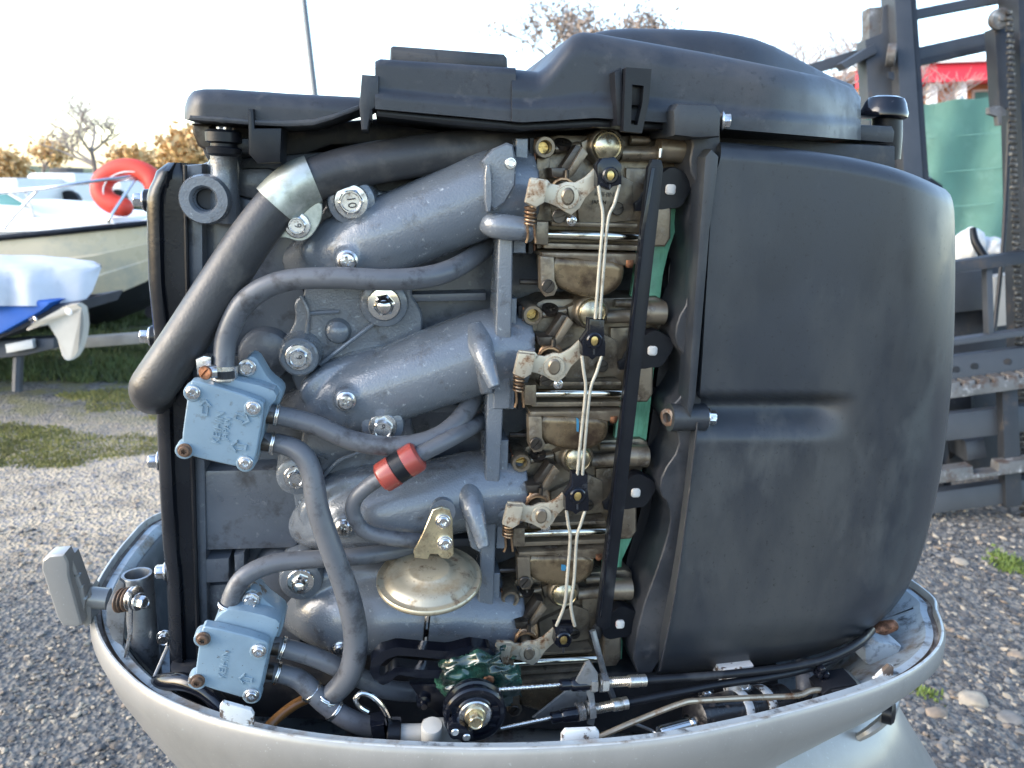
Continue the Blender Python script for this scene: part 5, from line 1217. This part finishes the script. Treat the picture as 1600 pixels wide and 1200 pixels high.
fp('seat_back', [(1428, 300), (1436, 280), (1458, 276), (1476, 288), (1482, 330), (1430, 330)], 4.6, .2, BLACKP, .04)
fp('overhead_post', [(1470, 345), (1484, 350), (1498, 402), (1486, 405)], 4.4, .05, BLACKP)
for x in (1420, 1700):
    p = At(x, 760, 4.3); p.z = .3; new('wheel', stack(p, -HR, [(.26, -.12), (.3, -.08), (.3, .08), (.26, .12), (.15, .11), (.03, .1)], 28), BLACKP, fk)
# white sacks behind the carriage
SACK = M('white_sack', (.62, .64, .65), .6, 0, .08, 8, .2, 30)
for k, (x, y, rx, ry, lb) in enumerate(((1514, 384, 22, 28, 'white sack leaning beside the black lever on the forklift'), (1548, 388, 22, 18, 'rounded white sack right of the black lever on the forklift'))):
    bm = bmesh.new(); bmesh.ops.create_icosphere(bm, subdivisions=4, radius=1); c = At(x, y, 4.2); s = 4.2/F_PX
    for v in bm.verts:
        q = v.co*(1+.16*noise.noise(v.co*2+Vector((k*7, 0, 0)))); v.co = c+HR*q.x*rx*s+HF*q.y*.09+Vector((0, 0, 1))*q.z*ry*s
    tag(new('sack', bm, SACK, None, 60), lb, 'sack', 'white sacks on the forklift')
bl = new('control_lever', atube([(1520, 357, 4.02), (1524, 378, 4.0), (1538, 402, 3.98)], [.016, .02, .022], n=12), BLACKP, fk)

# ---------------------------------------------- green windbreak fence and red fascia
GREEN = M('green_windbreak_mesh', (.16, .32, .26), .75, 0, .1, 2.5, .2, 25, dirt=(((.21, .38, .32), .3, 4, .7),))
fen = thing('windbreak_fence', root_at(1520, 420, 7.0), 'green windbreak netting fence behind the forklift', 'fence')
bm = bmesh.new(); rows = []
for i in range(61):
    x = 1300+i*9; yt = interp([(1300, 176), (1430, 164), (1560, 149), (1840, 120)])(x); sc_ = math.sin(i*.8)*1.5
    rows.append([At(x, yt+sc_+(445-yt)*j/16, 7.0+.05*math.sin(i*.5+j*.3)+.03*noise.noise(Vector((i*.3, j*.5, 0)))) for j in range(17)])
skin(bm, rows, False, False, False)
bmesh.ops.solidify(bm, geom=bm.faces[:], thickness=.01)
net = new('netting', bm, GREEN, fen, 70)
for x in (1320, 1500, 1690): new('fence_post', tube_bm([At(x, interp([(1300, 176), (1840, 120)])(x)-4, 7.08), At(x, 460, 7.08)], .03, n=10, sub=2), STL, fen)
for j, y in enumerate((215, 270, 325)): new('tie_wire', atube([(1300, y+14, 6.96), (1560, y-8, 6.96), (1840, y-30, 6.96)], .003, n=5), GREEN, fen)
shop = thing('shop_building', root_at(1560, 330, 26), 'low shop building with a red fascia band beyond the green fence', 'building')
REDF = M('red_fascia', (.66, .03, .05), .5, 0, .06, .5); ORW = M('sun_tinted_wall', (.62, .27, .13), .8, 0, .2, .8); WHP = M('white_column_paint', (.72, .70, .68), .6, 0, .05, 1)  # wall: warm glow of the low sun is put into its orange
new('wall', aprism([(1380, 126), (1900, 106), (1900, 360), (1380, 360)], 27, 6, .05), ORW, shop)
new('fascia', aprism([(1360, 103), (1900, 84), (1900, 112), (1360, 132)], 25.6, 1.2, .03), REDF, shop)
new('roof', aprism([(1360, 97), (1900, 78), (1900, 83), (1360, 102)], 25.4, 8, .03), WHP, shop)
for x in (1372, 1452, 1498, 1580, 1660): new('column', aprism([(x, 128), (x+13, 127), (x+13, 350), (x, 350)], 25.8, .25, .02), WHP, shop)
for x in (1395, 1520, 1600): 
    wd = new('window', aprism([(x, 140), (x+46, 138), (x+46, 178), (x, 180)], 26.9, .12, .02), WHP, shop)
    new('pane', aprism([(x+4, 144), (x+42, 142), (x+42, 174), (x+4, 176)], 26.85, .03), GLASSM, wd)
